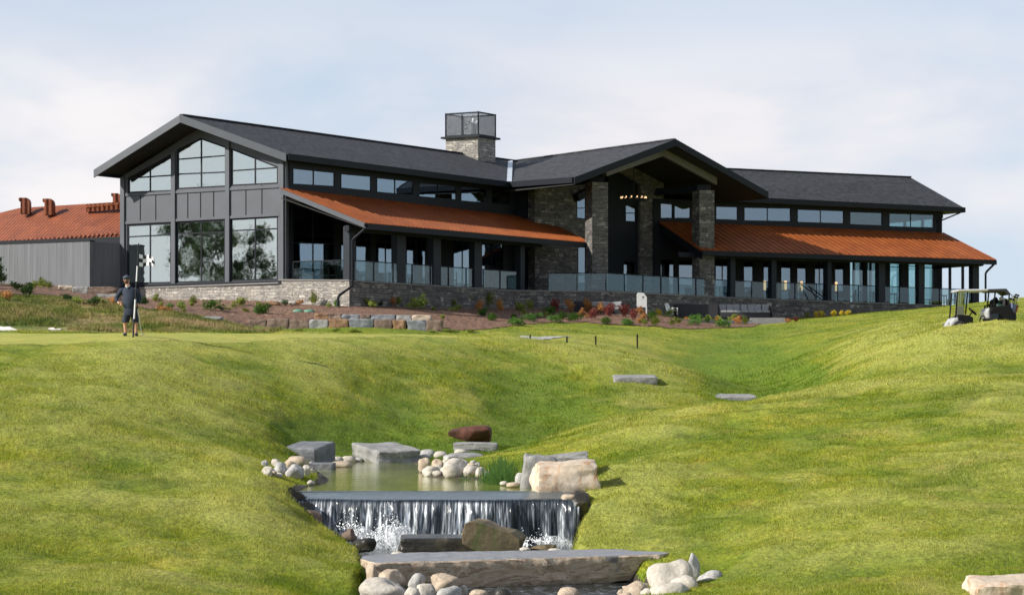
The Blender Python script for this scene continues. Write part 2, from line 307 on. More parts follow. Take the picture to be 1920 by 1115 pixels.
def water_mats():
    m, nt, b = mat('pool_water'); p = geo_pos(nt)
    b.inputs['Base Color'].default_value = (0.050, 0.062, 0.014, 1); b.inputs['Roughness'].default_value = 0.04; b.inputs['IOR'].default_value = 1.5
    c = ramp(nt, nz(nt, mapping(nt, p, (1.0, 0.3, 1)), 1.3, 4), [(0.35, (0.10, 0.125, 0.025)), (0.65, (0.26, 0.28, 0.07))])
    nt.links.new(c, b.inputs['Base Color'])
    bump(nt, b, nz(nt, mapping(nt, p, (1.0, 0.5, 1)), 5, 5, 0.65), 0.34, 0.03); M['pool_water'] = m
    m, nt, b = mat('lip_water'); p = geo_pos(nt)
    b.inputs['Base Color'].default_value = (0.09, 0.115, 0.125, 1); b.inputs['Roughness'].default_value = 0.16; b.inputs['IOR'].default_value = 1.8
    bump(nt, b, nz(nt, mapping(nt, p, (0.5, 2.2, 1)), 6, 5, 0.6), 0.55, 0.05); M['lip_water'] = m
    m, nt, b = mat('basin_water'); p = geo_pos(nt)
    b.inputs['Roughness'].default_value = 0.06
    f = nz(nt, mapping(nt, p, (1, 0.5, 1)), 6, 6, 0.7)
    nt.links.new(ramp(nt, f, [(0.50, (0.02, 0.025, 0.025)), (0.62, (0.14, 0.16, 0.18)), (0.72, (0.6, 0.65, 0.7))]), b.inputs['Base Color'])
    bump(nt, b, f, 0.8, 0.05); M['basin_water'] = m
    m, nt, b = mat('falling_water'); uv = texco(nt, 'UV'); out = [n for n in nt.nodes if n.type == 'OUTPUT_MATERIAL'][0]
    s1 = nz(nt, mapping(nt, uv, (9.0, 0.55, 1)), 1.0, 3, 0.55, 0.25)
    s2 = nz(nt, mapping(nt, uv, (26.0, 2.2, 1)), 1.0, 3, 0.6, 0.3)
    s3 = nz(nt, mapping(nt, uv, (1.1, 0.3, 1)), 1.0, 2)
    a = N(nt, 'ShaderNodeMath', operation='MULTIPLY'); nt.links.new(s1, a.inputs[0]); nt.links.new(s2, a.inputs[1])
    a2 = N(nt, 'ShaderNodeMath', operation='MULTIPLY'); nt.links.new(a.outputs[0], a2.inputs[0]); nt.links.new(s3, a2.inputs[1])
    k = N(nt, 'ShaderNodeMath', operation='MULTIPLY'); nt.links.new(a2.outputs[0], k.inputs[0]); k.inputs[1].default_value = 2.0
    w = ramp(nt, k.outputs[0], [(0.20, 0.02), (0.31, 0.28), (0.41, 1.0)])
    sy = nt.nodes.new('ShaderNodeSeparateXYZ'); nt.links.new(uv, sy.inputs[0])
    sx = ramp(nt, sy.outputs[1], [(0.0, 1.0), (0.93, 1.0), (0.985, 0.0)])
    w = mixc(nt, 1.0, w, sx, 'MULTIPLY')
    c = mixc(nt, w, (0.032, 0.042, 0.056), (0.80, 0.85, 0.90))
    nt.links.new(c, b.inputs['Base Color']); b.inputs['Roughness'].default_value = 0.16; b.inputs['IOR'].default_value = 1.33
    bump(nt, b, s1, 0.8, 0.08)
    t = N(nt, 'ShaderNodeBsdfTransparent'); t.inputs[0].default_value = (0.75, 0.82, 0.86, 1)
    mx = N(nt, 'ShaderNodeMixShader'); nt.links.new(ramp(nt, s2, [(0.38, 0.5), (0.6, 1.0)]), mx.inputs[0])
    nt.links.new(t.outputs[0], mx.inputs[1]); nt.links.new(b.outputs[0], mx.inputs[2]); nt.links.new(mx.outputs[0], out.inputs[0])
    M['falling_water'] = m
water_mats()

rock_mat('wet_soil', (0.014, 0.011, 0.008), (0.045, 0.034, 0.022), (0.12, 0.10, 0.07), 4.0)
def spray_mat():
    m, nt, b = mat('spray'); out = [n for n in nt.nodes if n.type == 'OUTPUT_MATERIAL'][0]; p = geo_pos(nt)
    b.inputs['Base Color'].default_value = (0.82, 0.85, 0.88, 1); b.inputs['Roughness'].default_value = 0.5
    n1_ = nz(nt, p, 9, 4, 0.7, 0.5); n2_ = nz(nt, p, 55, 2, 0.6)
    mm = N(nt, 'ShaderNodeMath', operation='MULTIPLY'); nt.links.new(n1_, mm.inputs[0]); nt.links.new(n2_, mm.inputs[1])
    t = N(nt, 'ShaderNodeBsdfTransparent'); mx = N(nt, 'ShaderNodeMixShader'); nt.links.new(ramp(nt, mm.outputs[0], [(0.25, 0.0), (0.36, 0.75)]), mx.inputs[0])
    nt.links.new(t.outputs[0], mx.inputs[1]); nt.links.new(b.outputs[0], mx.inputs[2]); nt.links.new(mx.outputs[0], out.inputs[0]); M['spray'] = m
spray_mat()
# ------------------------------------------------------------------ mesh helpers
class MB:
    def __init__(s): s.v = []; s.f = []
    def add(s, vs, fs):
        o = len(s.v); s.v += [tuple(x) for x in vs]; s.f += [tuple(i + o for i in f) for f in fs]; return s
    def obox(s, o, a, b, c):
        o, a, b, c = V(o), V(a), V(b), V(c)
        if a.cross(b).dot(c) < 0: a, b = b, a
        p = [o, o + a, o + a + b, o + b]; p += [q + c for q in p]
        return s.add(p, [(3, 2, 1, 0), (4, 5, 6, 7), (0, 1, 5, 4), (1, 2, 6, 5), (2, 3, 7, 6), (3, 0, 4, 7)])
    def box(s, cx, cy, cz, sx, sy, sz):
        return s.obox((cx - sx / 2, cy - sy / 2, cz - sz / 2), (sx, 0, 0), (0, sy, 0), (0, 0, sz))
    def prism(s, pts, vec):
        pts = [V(p) for p in pts]; vec = V(vec); n = len(pts)
        nn = V((0, 0, 0))
        for i in range(1, n - 1): nn += (pts[i] - pts[0]).cross(pts[i + 1] - pts[0])
        if nn.dot(vec) < 0: pts = pts[::-1]
        vs = pts + [p + vec for p in pts]
        fs = [tuple(range(n))[::-1], tuple(range(n, 2 * n))] + [(i, (i + 1) % n, (i + 1) % n + n, i + n) for i in range(n)]
        return s.add(vs, fs)
    def bar(s, p, q, w, h, side=None):
        p, q = V(p), V(q); d = (q - p)
        up = V((0, 0, 1)) if side is None else V(side)
        x = d.normalized().cross(up)
        if x.length < 1e-3: x = V((1, 0, 0))
        x.normalize(); y = x.cross(d.normalized()).normalized()
        return s.obox(p - x * w / 2 - y * h / 2, x * w, y * h, d)
    def tube(s, pts, r, n=8, caps=True):
        pts = [V(p) for p in pts]; rs = r if isinstance(r, (list, tuple)) else [r] * len(pts)
        vs = []; fs = []; ref = None
        for i, p in enumerate(pts):
            d = (pts[min(i + 1, len(pts) - 1)] - pts[max(i - 1, 0)]).normalized()
            if ref is None: ref = d.orthogonal().normalized()
            ref = (ref - d * ref.dot(d)).normalized(); b = d.cross(ref)
            for k in range(n):
                a = 2 * math.pi * k / n; vs.append(p + (ref * math.cos(a) + b * math.sin(a)) * rs[i])
        for i in range(len(pts) - 1):
            for k in range(n):
                fs.append((i * n + k, i * n + (k + 1) % n, (i + 1) * n + (k + 1) % n, (i + 1) * n + k))
        if caps: fs += [tuple(range(n))[::-1], tuple(range((len(pts) - 1) * n, len(pts) * n))]
        return s.add(vs, fs)
    def ell(s, c, r, nu=12, nv=8):
        vs = []; fs = []
        for j in range(nv + 1):
            t = math.pi * j / nv
            for i in range(nu):
                a = 2 * math.pi * i / nu
                vs.append((c[0] + r[0] * math.sin(t) * math.cos(a), c[1] + r[1] * math.sin(t) * math.sin(a), c[2] + r[2] * math.cos(t)))
        for j in range(nv):
            for i in range(nu): fs.append((j * nu + i, (j + 1) * nu + i, (j + 1) * nu + (i + 1) % nu, j * nu + (i + 1) % nu))
        return s.add(vs, fs)
    def build(s, name, m, parent=None, smooth=False, bevel=0):
        me = bpy.data.meshes.new(name); me.from_pydata(s.v, [], s.f); me.update()
        uvl = me.uv_layers.new(name='UVMap')
        co = np.array(s.v)
        data = np.zeros((len(me.loops), 2))
        for p in me.polygons:
            n = p.normal; u = V((0, 0, 1)).cross(n)
            u = V((1, 0, 0)) if u.length < 0.05 else u.normalized()
            w = n.cross(u); idx = [me.loops[i].vertex_index for i in p.loop_indices]
            q = co[idx]; ls = list(p.loop_indices)
            data[ls, 0] = q @ np.array(u); data[ls, 1] = q @ np.array(w)
        uvl.data.foreach_set('uv', data.ravel())
        me.materials.append(M[m] if isinstance(m, str) else m)
        o = bpy.data.objects.new(name, me); col.objects.link(o)
        if parent: par(o, parent)
        if smooth: me.shade_smooth()
        if bevel:
            b = o.modifiers.new('bevel', 'BEVEL'); b.width = bevel; b.segments = 2; b.limit_method = 'ANGLE'
        return o
def wloc(o):
    l = V(o.location)
    return l
def par(o, p):
    """parent o to p, both at rest in world space: children meshes are in the parent's frame already when p is at origin"""
    o.parent = p
    base = p.get('_base')
    if base is not None: o.matrix_parent_inverse = Matrix.Translation(-V(base))
    if p.parent is None and p.type == 'EMPTY': pass
def empty(name, loc, label=None, cat=None, group=None, frame=False):
    """frame=True: children are modelled in world coordinates"""
    o = bpy.data.objects.new(name, None); col.objects.link(o); o.location = loc; o.empty_display_size = 0.3
    if frame: o['_base'] = list(loc)
    if label: tag(o, label, cat, group)
    return o
def tag(o, label=None, cat=None, group=None, kind=None):
    if label: o['label'] = label
    if cat: o['category'] = cat
    if group: o['group'] = group
    if kind: o['kind'] = kind
    return o
def copy_tree(o, parent=None):
    c = o.copy(); col.objects.link(c)
    if parent: c.parent = parent
    for ch in [x for x in ALLCH(o)]: copy_tree(ch, c)
    return c
def ALLCH(o): return [x for x in bpy.data.objects if x.parent == o]

def P(px, py, Y): return V(((px - CX) * Y / F, Y, (HY - py) * Y / F))
class Pl:
    """vertical plane through plan point o with plan direction d; outward normal faces the viewer"""
    def __init__(s, o, d):
        s.o = V((o[0], o[1], 0)); s.d = V((d[0], d[1], 0)).normalized(); s.n = V((s.d.y, -s.d.x, 0))
        if s.n.dot(s.o) > 0: s.n = -s.n
    def pt(s, px, py, off=0.0):
        r = V(((px - CX) / F, 1, (HY - py) / F)); o = s.o + s.n * off
        return r * (o.dot(s.n) / r.dot(s.n))
    def at(s, px, h, off=0.0):
        p = s.pt(px, 700, off); p.z = h; return p
    def loc(s, p): return ((V(p) - s.o).dot(s.d), p[2])
    def glob(s, q, off=0.0): return s.o + s.d * q[0] + s.n * off + V((0, 0, q[1]))
def wall(pl, outer, holes, thick, name, m, parent, off=0.0):
    loops = [[pl.loc(pl.pt(*p)) for p in outer]] + [[pl.loc(pl.pt(*p)) for p in h] for h in holes]
    return wall2(pl, loops, thick, name, m, parent, off)
def wall2(pl, loops, thick, name, m, parent, off=0.0):
    tri = tessellate_polygon([[V((a, b, 0)) for a, b in l] for l in loops])
    flat = [q for l in loops for q in l]; n = len(flat); mb = MB()
    vs = [pl.glob(q, off) for q in flat] + [pl.glob(q, off - thick) for q in flat]; fs = []
    for t in tri:
        a, b, c = (vs[i] for i in t)
        if (b - a).cross(c - a).dot(pl.n) < 0: t = t[::-1]
        fs.append(tuple(t)); fs.append(tuple(i + n for i in t[::-1]))
    k = 0
    for li, l in enumerate(loops):
        area = sum(l[i][0] * l[(i + 1) % len(l)][1] - l[(i + 1) % len(l)][0] * l[i][1] for i in range(len(l)))
        ccw = (area > 0) == ((pl.d.cross(V((0, 0, 1)))).dot(pl.n) > 0)
        for i in range(len(l)):
            a, b = k + i, k + (i + 1) % len(l)
            q = (a, a + n, b + n, b)
            if ccw != (li == 0): q = q[::-1]
            fs.append(q)
        k += len(l)
    mb.add(vs, fs); return mb.build(name, m, parent)
def window(pl, poly, bars, parent, gm='window_glass', fw=0.07, rec=0.08, off=0.0, name='window'):
    """framed window: outline in photo pixels on plane pl, bars = pixel segments"""
    pts = [pl.pt(*p) for p in poly]; mb = MB(); nrm = pl.n * 0.07
    loop = [pl.loc(p) for p in pts]; cx = sum(q[0] for q in loop) / len(loop); cz = sum(q[1] for q in loop) / len(loop)
    for i in range(len(pts)):
        a, b = pts[i], pts[(i + 1) % len(pts)]; e = (b - a).normalized(); ins = pl.n.cross(e)
        mid = (a + b) / 2; c = pl.glob((cx, cz))
        if ins.dot(c - mid) < 0: ins = -ins
        o = pl.n * (off - rec - 0.001 * i)
        mb.obox(a + o, b - a, ins * fw, nrm)
    for (p, q) in bars:
        a, b = pl.pt(*p), pl.pt(*q); e = (b - a).normalized(); ins = pl.n.cross(e) * fw * 0.8
        mb.obox(a - ins / 2 + pl.n * (off - rec + 0.006), b - a, ins, nrm * 0.8)
    w = mb.build(name, 'dark_metal', parent)
    g = MB().prism([p + pl.n * (off - rec + 0.02) for p in pts], pl.n * 0.012).build('pane', gm, w)
    if parent is not None and parent.get('_base') is not None:
        pass
    return w
# ------------------------------------------------------------------ terrain: thin-plate surface through measured ground points
CT = {  # photo column: [(distance, row), ...]
 0:   [(26,1115),(32,985),(38,880),(44,790),(50,730),(56,682),(62,650),(70,632),(76,626),(80,624),(85,616),(92,578),(97,562),(105,546),(118,532),(150,545)],
 150: [(26,1115),(32,990),(38,890),(44,805),(50,742),(56,690),(62,652),(68,633),(76,625.5),(80,624),(85,617),(92,586),(98,566),(106,554),(117,541),(150,550)],
 250: [(26,1115),(32,998),(38,905),(44,825),(50,757),(56,696),(61,655),(66,629),(74,625.5),(80,626),(86,616),(94,590),(101,578),(110,567),(117,560),(150,560)],
 380: [(27,1115),(33,1003),(38,925),(43,862),(49,803),(55,745),(60,698),(66,650),(70,634),(76,625.5),(80,626),(87,619),(95,603),(102,592),(109,577),(115,565),(150,570)],
 500: [(28,1115),(33,1010),(37,930),(40,898),(46,855),(50,826),(54,796),(58,760),(62,716),(66,675),(70,648),(76,628),(81,625),(86,630),(94,627),(101,623),(105,600),(113,568),(150,575)],
 620: [(30,1115),(34,1030),(56,848),(59,800),(62,752),(66,702),(70,666),(74,644),(79,631),(84,625.5),(90,631),(97,629),(102,622.5),(105.5,598),(113,574),(150,580)],
 740: [(29,1130),(58,846),(61,812),(65,766),(69,720),(73,682),(77,654),(81,636),(86,626.5),(91,633),(97,630),(102,622),(105.5,598),(116,575),(150,580)],
 860: [(29,1135),(57.5,850),(61,818),(65,782),(69,744),(73,708),(78,672),(82,648),(87,628),(92,634),(98,632),(105,618),(112,598),(121,577),(150,585)],
 950: [(29,1135),(50,866),(54,846),(57,838),(61,846),(65,812),(70,768),(75,722),(80,680),(84,652),(89,631),(93,637),(99,631),(107,615),(115,597),(124,578),(150,585)],
 1100:[(28,1125),(32,1062),(35,1025),(40,945),(45,880),(50,838),(54,806),(57,790),(61,815),(66,806),(70,776),(76,722),(82,674),(88,650),(93,656),(99,637),(107,622),(116,606),(122,590),(127,577),(150,585)],
 1200:[(28,1125),(32,1055),(36,985),(41,908),(46,852),(51,804),(54,782),(57,770),(61,800),(67,790),(71,757),(77,715),(82,687),(87,671),(92,682),(98,655),(107,628),(116,609),(124,592),(130,582),(150,590)],
 1300:[(28,1118),(32,1055),(37,965),(42,890),(48,826),(53,780),(57,757),(61,786),(68,782),(73,752),(78,724),(82,706),(86,696),(91,716),(97,684),(104,650),(113,627),(122,611),(131,598),(150,595)],
 1440:[(27,1115),(32,1018),(38,928),(44,855),(50,796),(54,762),(58,739),(62,768),(69,768),(75,757),(81,741),(87,727),(94,693),(102,655),(110,632),(118,618),(128,606),(134,599),(150,595)],
 1600:[(26,1115),(32,1003),(38,908),(44,838),(50,776),(54,740),(58,715),(62,744),(67,738),(71,710),(77,680),(83,655),(91,637),(101,621),(112,608),(125,597),(137,587),(150,590)],
 1750:[(26,1115),(32,990),(38,895),(44,820),(50,758),(54,724),(58,704),(62,728),(66,718),(69,686),(73,648),(77,621),(80,620),(90,606),(105,592),(125,582),(141,577),(155,585)],
 1920:[(26,1115),(32,975),(38,878),(44,800),(50,740),(54,712),(58,696),(62,716),(66,702),(69,668),(73,632),(76.5,604),(80,603),(90,588),(110,573),(130,563),(147,558),(160,566)],
}
POOL_H, BASIN_H = -2.25, -3.20
pool_px = [(556,923),(565,914),(590,909),(606,905),(604,896),(590,884),(592,872),(625,867),(700,864),(770,862),(786,868),(790,882),(810,893),(880,897),(950,903),(985,912),(1060,918),(1098,923)]
pool_poly = [P(x, y, POOL_H * F / (HY - y)) for x, y in pool_px]
pool_poly = [(p.x, p.y) for p in pool_poly]
pool_cut = [((556 - CX) * 39.4 / F - .05, 39.4)] + pool_poly + [((1098 - CX) * 39.4 / F, 39.4)]
basin_poly = [(px_ and (px_ - CX) * Y / F, Y) for px_, Y in
  [(558,40.05),(1088,40.05),(1084,39),(1072,37.6),(1060,36.2),(1062,34.6),(1120,33.4),(1215,32.2),(1190,30.5),(1150,28.0),(1100,26.0),(850,26.0),(690,28.0),(690,31.5),(700,33.5),(690,35),(668,36.4),(640,37.4),(600,38.6),(566,39.4)]]
ctl = []
for x, rows in CT.items():
    for Y, y in rows: ctl.append((x, Y, y))
for x, rows in ((-420, CT[0]), (2360, CT[1920])):
    for Y, y in rows: ctl.append((x, Y, y))
for (x, y) in pool_px:                                    # shoreline sits at water level
    if y > 920: continue
    ctl.append((x, POOL_H * F / (HY - y), y - 1.5))
ctl += [(530,40.0,912),(515,45,868),(545,50,858),(560,38.2,955),(600,37.2,985),(645,35.6,1012),(690,33.6,1046),(655,31,1085),
        (1125,38.5,945),(1110,36.5,985),(1090,34.6,1022),(1290,32.8,1030),(1240,31.0,1075),(1000,47,893),(1060,42.5,905)]
C = np.array(ctl, float)
def key(px, Y): return np.stack([np.asarray(px, float) / 200.0, np.log(np.asarray(Y, float)) * 10.0], -1)
KC = key(C[:, 0], C[:, 1]); n_ = len(C)
def phi(r2): return np.where(r2 > 0, 0.5 * r2 * np.log(np.maximum(r2, 1e-12)), 0)
D2 = ((KC[:, None] - KC[None]) ** 2).sum(-1)
A_ = np.zeros((n_ + 3, n_ + 3)); A_[:n_, :n_] = phi(D2) + np.eye(n_) * 0.02
A_[:n_, n_] = 1; A_[:n_, n_ + 1:] = KC; A_[n_:, :n_] = A_[:n_, n_:].T
W_ = np.linalg.solve(A_, np.concatenate([C[:, 2], np.zeros(3)]))
def tps(px, Y):
    px = np.clip(np.asarray(px, float), -420, 2360); Y = np.asarray(Y, float)
    sh = px.shape; k = key(px, np.clip(Y, 26, 158)).reshape(-1, 2); out = np.empty(len(k))
    for i in range(0, len(k), 4000):
        q = k[i:i + 4000]; d = ((q[:, None] - KC[None]) ** 2).sum(-1)
        out[i:i + 4000] = phi(d) @ W_[:n_] + W_[n_] + q @ W_[n_ + 1:]
    return out.reshape(sh)
def segdist(x, y, poly):
    d = np.full(x.shape, 1e9); inside = np.zeros(x.shape, bool); n = len(poly)
    for i in range(n):
        x0, y0 = poly[i]; x1, y1 = poly[(i + 1) % n]
        t = np.clip(((x - x0) * (x1 - x0) + (y - y0) * (y1 - y0)) / ((x1 - x0) ** 2 + (y1 - y0) ** 2 + 1e-12), 0, 1)
        d = np.minimum(d, np.hypot(x - x0 - t * (x1 - x0), y - y0 - t * (y1 - y0)))
        c = ((y0 > y) != (y1 > y)) & (x < (x1 - x0) * (y - y0) / (y1 - y0 + 1e-12) + x0)
        inside ^= c
    return np.where(inside, -d, d)
def sstep(t): t = np.clip(t, 0, 1); return t * t * (3 - 2 * t)
# smooth value noise in the plan, numpy
def vnoise(x, y, seed):
    rs = np.random.RandomState(seed); T = rs.rand(256, 256)
    xi = np.floor(x).astype(int); yi = np.floor(y).astype(int); fx = sstep(x - xi); fy = sstep(y - yi)
    g = lambda a, b: T[a % 256, b % 256]
    return (g(xi, yi) * (1 - fx) + g(xi + 1, yi) * fx) * (1 - fy) + (g(xi, yi + 1) * (1 - fx) + g(xi + 1, yi + 1) * fx) * fy - 0.5
def height(X, Y):
    X = np.asarray(X, float); Y = np.asarray(Y, float)
    Ye = np.maximum(Y, 12.0); px = X / Ye * F + CX
    Yc = np.clip(Y, 26, 158)
    h = (HY - tps(px, Yc)) * Yc / F
    near = sstep((26 - Y) / 18.0); h = h * (1 - near) + (-1.9) * near
    far = sstep((Y - 158) / 90.0); h = h * (1 - far) + 1.5 * far
    side = sstep((np.abs(X) - 60) / 60.0) * (Y > 0); h = h * (1 - 0.5 * side) + 0.5 * side * np.where(Y > 80, 3.0, -1.0)
    rough = sstep((Y - 25) / 4) * (1 - 0.6 * sstep((Y - 90) / 20))
    gr = 1 - np.clip(green_mask(X, Y), 0, 1)
    amp = rough * (0.15 + 0.85 * gr)
    h = h + amp * (0.16 * vnoise(X * 0.35 + 9, Y * 0.30, 1) + 0.11 * vnoise(X * 0.8, Y * 0.7 + 3, 2) + 0.07 * vnoise(X * 1.9 + 5, Y * 1.3, 3) + 0.045 * vnoise(X * 4.6, Y * 3.0, 4))
    m = (Y > 24) & (Y < 62) & (np.abs(X) < 12)
    if np.any(m):
        x, y, hh = X[m], Y[m], h[m]
        d = segdist(x, y, pool_cut)
        hh = np.where((d > 0) & (y > 40.3), np.maximum(hh, POOL_H + 0.01 + 0.10 * np.minimum(d, 1.0)), hh)
        t = sstep(-d / 0.7); hh = np.where(d < 0, np.minimum(hh, POOL_H + 0.015) * (1 - t) + (POOL_H - 0.4) * t, hh)
        d2 = segdist(x, y, basin_poly); t2 = sstep(0.75 - d2 / 0.35)
        hh = hh * (1 - t2) + np.minimum(hh, BASIN_H - 0.25) * t2
        h[m] = hh
    return h
# the putting green: outline by photo column, front and back distances
def green_mask(X, Y):
    px = X / np.maximum(Y, 12) * F + CX
    front = np.interp(px, [-400, 0, 250, 500, 640, 740, 870], [61.5, 61.8, 63.0, 71.0, 77.5, 81.5, 85.5]) + 0.4 * np.sin(px / 90.0)
    back = np.interp(px, [-400, 0, 250, 500, 700, 870], [80, 79, 78, 80, 85, 88.5])
    return sstep((Y - front) / 1.5) * sstep((back - Y) / 1.5) * sstep((890 - px) / 60)
def H1(X, Y): return float(height(np.array([X]), np.array([Y]))[0])
def ground_hit(px, py, y0, y1, n=160):
    """first ground point on the line of sight between distances y0 and y1"""
    Ys = np.linspace(y0, y1, n); X = (px - CX) * Ys / F
    h = height(X, Ys); row = HY - h * F / Ys
    k = np.where(row <= py)[0]
    i = k[0] if len(k) else int(np.argmin(np.abs(row - py)))
    return V((X[i], Ys[i], h[i]))

def axis_rows():
    r = list(np.linspace(-600, 0, 14)) + list(np.linspace(4, 22, 10)) + [24]
    y = 25.0
    while y < 160: r.append(y); y *= 1 + (0.0038 if y < 62 else 0.0055)
    r += list(np.geomspace(161, 5000, 30)); return np.array(r)
def axis_cols():
    c = list(-np.geomspace(160000, 700, 26) ) + list(np.arange(-600, -60, 40)) + list(np.arange(-60, 1981, 6.0)) + list(np.arange(2000, 2600, 40)) + list(np.geomspace(2700, 160000, 26))
    return np.array(c)
GRID = {}
def lookup(X, Y, k='h'):
    px = X / np.maximum(Y, 12.0) * F + CX; c_, r_, h_ = GRID['c'], GRID['r'], GRID[k]
    i = np.clip(np.searchsorted(c_, px) - 1, 0, len(c_) - 2); j = np.clip(np.searchsorted(r_, Y) - 1, 0, len(r_) - 2)
    u = np.clip((px - c_[i]) / (c_[i + 1] - c_[i]), 0, 1); v = np.clip((Y - r_[j]) / (r_[j + 1] - r_[j]), 0, 1)
    return (h_[j, i] * (1 - u) + h_[j, i + 1] * u) * (1 - v) + (h_[j + 1, i] * (1 - u) + h_[j + 1, i + 1] * u) * v
def relief_shading(X, Y):
    """sheen and shade painted in: drier straw crests lighter, lush hollows darker"""
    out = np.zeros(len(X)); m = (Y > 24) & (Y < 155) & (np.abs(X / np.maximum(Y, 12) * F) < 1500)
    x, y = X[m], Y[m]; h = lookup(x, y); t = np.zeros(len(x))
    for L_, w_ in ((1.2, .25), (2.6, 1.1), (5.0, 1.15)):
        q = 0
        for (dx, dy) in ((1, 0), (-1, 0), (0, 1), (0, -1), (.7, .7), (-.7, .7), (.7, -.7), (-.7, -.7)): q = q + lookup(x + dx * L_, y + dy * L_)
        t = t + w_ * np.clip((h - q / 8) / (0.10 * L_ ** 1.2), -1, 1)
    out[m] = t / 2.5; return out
def grid_mesh(name, cols, rows, m, off=0.0, keep=None, kind='structure'):
    PX, YY = np.meshgrid(cols, rows); XX = (PX - CX) / F * np.maximum(YY, 12.0)
    HH = height(XX, YY) + off
    nr, nc = PX.shape; idx = np.arange(nr * nc).reshape(nr, nc)
    q = np.stack([idx[:-1, :-1], idx[:-1, 1:], idx[1:, 1:], idx[1:, :-1]], -1).reshape(-1, 4)
    co = np.stack([XX, YY, HH], -1).reshape(-1, 3)
    if keep is not None:
        cx = co[q].mean(1); kk = keep(cx[:, 0], cx[:, 1]); q = q[kk]
        u, inv = np.unique(q, return_inverse=True); co = co[u]; q = inv.reshape(-1, 4)
    me = bpy.data.meshes.new(name); me.vertices.add(len(co)); me.vertices.foreach_set('co', co.ravel())
    me.loops.add(q.size); me.loops.foreach_set('vertex_index', q.ravel().astype(np.int32))
    me.polygons.add(len(q)); me.polygons.foreach_set('loop_start', np.arange(0, q.size, 4, dtype=np.int32))
    me.polygons.foreach_set('loop_total', np.full(len(q), 4, np.int32)); me.update(calc_edges=True); me.shade_smooth()
    me.materials.append(M[m]); o = bpy.data.objects.new(name, me); col.objects.link(o); o['kind'] = kind
    if name == 'lawn':
        GRID.update(c=cols, r=rows, h=HH)
        dr = relief_shading(XX.ravel(), YY.ravel()); GRID['d'] = dr.reshape(HH.shape)
        at = me.attributes.new('dry_and_shading', 'FLOAT', 'POINT'); at.data.foreach_set('value', dr.astype(np.float32))
    return o
grid_mesh('lawn', axis_cols(), axis_rows(), 'lawn')
vn = lambda X, Y, a, s: a * vnoise(X * s + 3, Y * s * 0.6, 11)
def pxof(X, Y): return X / Y * F + CX
AC, AR = axis_cols(), axis_rows()
subc = lambda x0, x1: AC[(AC >= x0) & (AC <= x1)]
subr = lambda y0, y1: AR[(AR >= y0) & (AR <= y1)]
grid_mesh('putting_green', subc(-420, 910), subr(59, 90), 'green_turf', 0.006, lambda X, Y: green_mask(X, Y) > 0.5)
# mulch planting bed in front of the clubhouse
FR = [(830, 619, 98, 112), (900, 619, 99, 114), (940, 615, 100, 116), (981, 608, 102, 120), (1032, 606, 104, 122), (1092, 605, 104, 124), (1130, 609, 104, 124), (1195, 612, 104, 126), (1292, 617, 104, 128), (1360, 616, 106, 130), (1414, 613, 108, 131)]
FRY = [ground_hit(x_, y_, a_, b_).y for x_, y_, a_, b_ in FR]
def bed_mask(X, Y):
    px = pxof(X, Y) + vn(X, Y, 14, 0.5)
    front = np.interp(px, [-400, 0, 120, 240, 300, 400, 470, 480, 640, 818] + [f[0] for f in FR] + [1425, 1432, 1480, 1640],
                          [100, 100, 101, 103, 99, 98, 101, 104.6, 104.6, 104.6] + FRY + [126, 130, 132, 138.0]) + vn(X, Y, 1.0, 0.3)
    back = np.interp(px, [-400, 240, 530, 700, 965, 1100, 1430, 1440, 1640], [117, 119, 114, 116, 126, 127.0, 128.5, 134.5, 139.5])
    return (Y > front) & (Y < back) & (px < 1640)
grid_mesh('mulch_bed', subc(-420, 1700), subr(96, 141.5), 'mulch', 0.03, bed_mask)
def rough_mask(X, Y):
    px = pxof(X, Y)
    front = 81.5 + vn(X, Y, 1.2, 0.4); return (Y > front) & (Y < np.interp(px, [-400, 0, 300, 470, 520], [101, 102, 101.5, 103, 100])) & (px < 520)
grid_mesh('rough_slope', subc(-420, 540), subr(80, 104.5), 'rough_grass', 0.010, rough_mask)
# flat light path seen over the mound
def path_mask(X, Y):
    px = pxof(X, Y); return (Y > 96.0) & (Y < np.interp(px, [880, 1070], [98.6, 99.6])) & (px > 905 + 8 * (Y - 96)) & (px < 1075 - (99.6 - Y) * 36)
grid_mesh('path', np.arange(880, 1090, 5.0), np.arange(95, 101, 0.2), 'concrete', 0.03, path_mask)
def bed_dist(X, Y):
    return np.minimum(segdist(X, Y, pool_cut), segdist(X, Y, basin_poly))
grid_mesh('stream_bed', np.arange(440, 1330, 4.0), np.concatenate([np.arange(26, 44, 0.07), np.arange(44, 60, 0.12)]), 'wet_soil', 0.014,
    lambda X, Y: bed_dist(X, Y) < 0.10 + 0.22 * vnoise(X * 3, Y * 3, 51) + .12 * vnoise(X * 9, Y * 9, 52))
for (x0, x1) in ((-90, 26), (94, 110)):
    grid_mesh('bunker_sand', np.arange(x0 - 10, x1 + 12, 3.0), np.arange(82, 88, 0.2), 'sand', 0.035,
        lambda X, Y, x0=x0, x1=x1: (pxof(X, Y) > x0 + 4 * np.sin(Y * 3)) & (pxof(X, Y) < x1 - 5 * (Y - 84.5) + 4 * np.sin(Y * 5)) & (Y > 83.2) & (Y < 86.0))

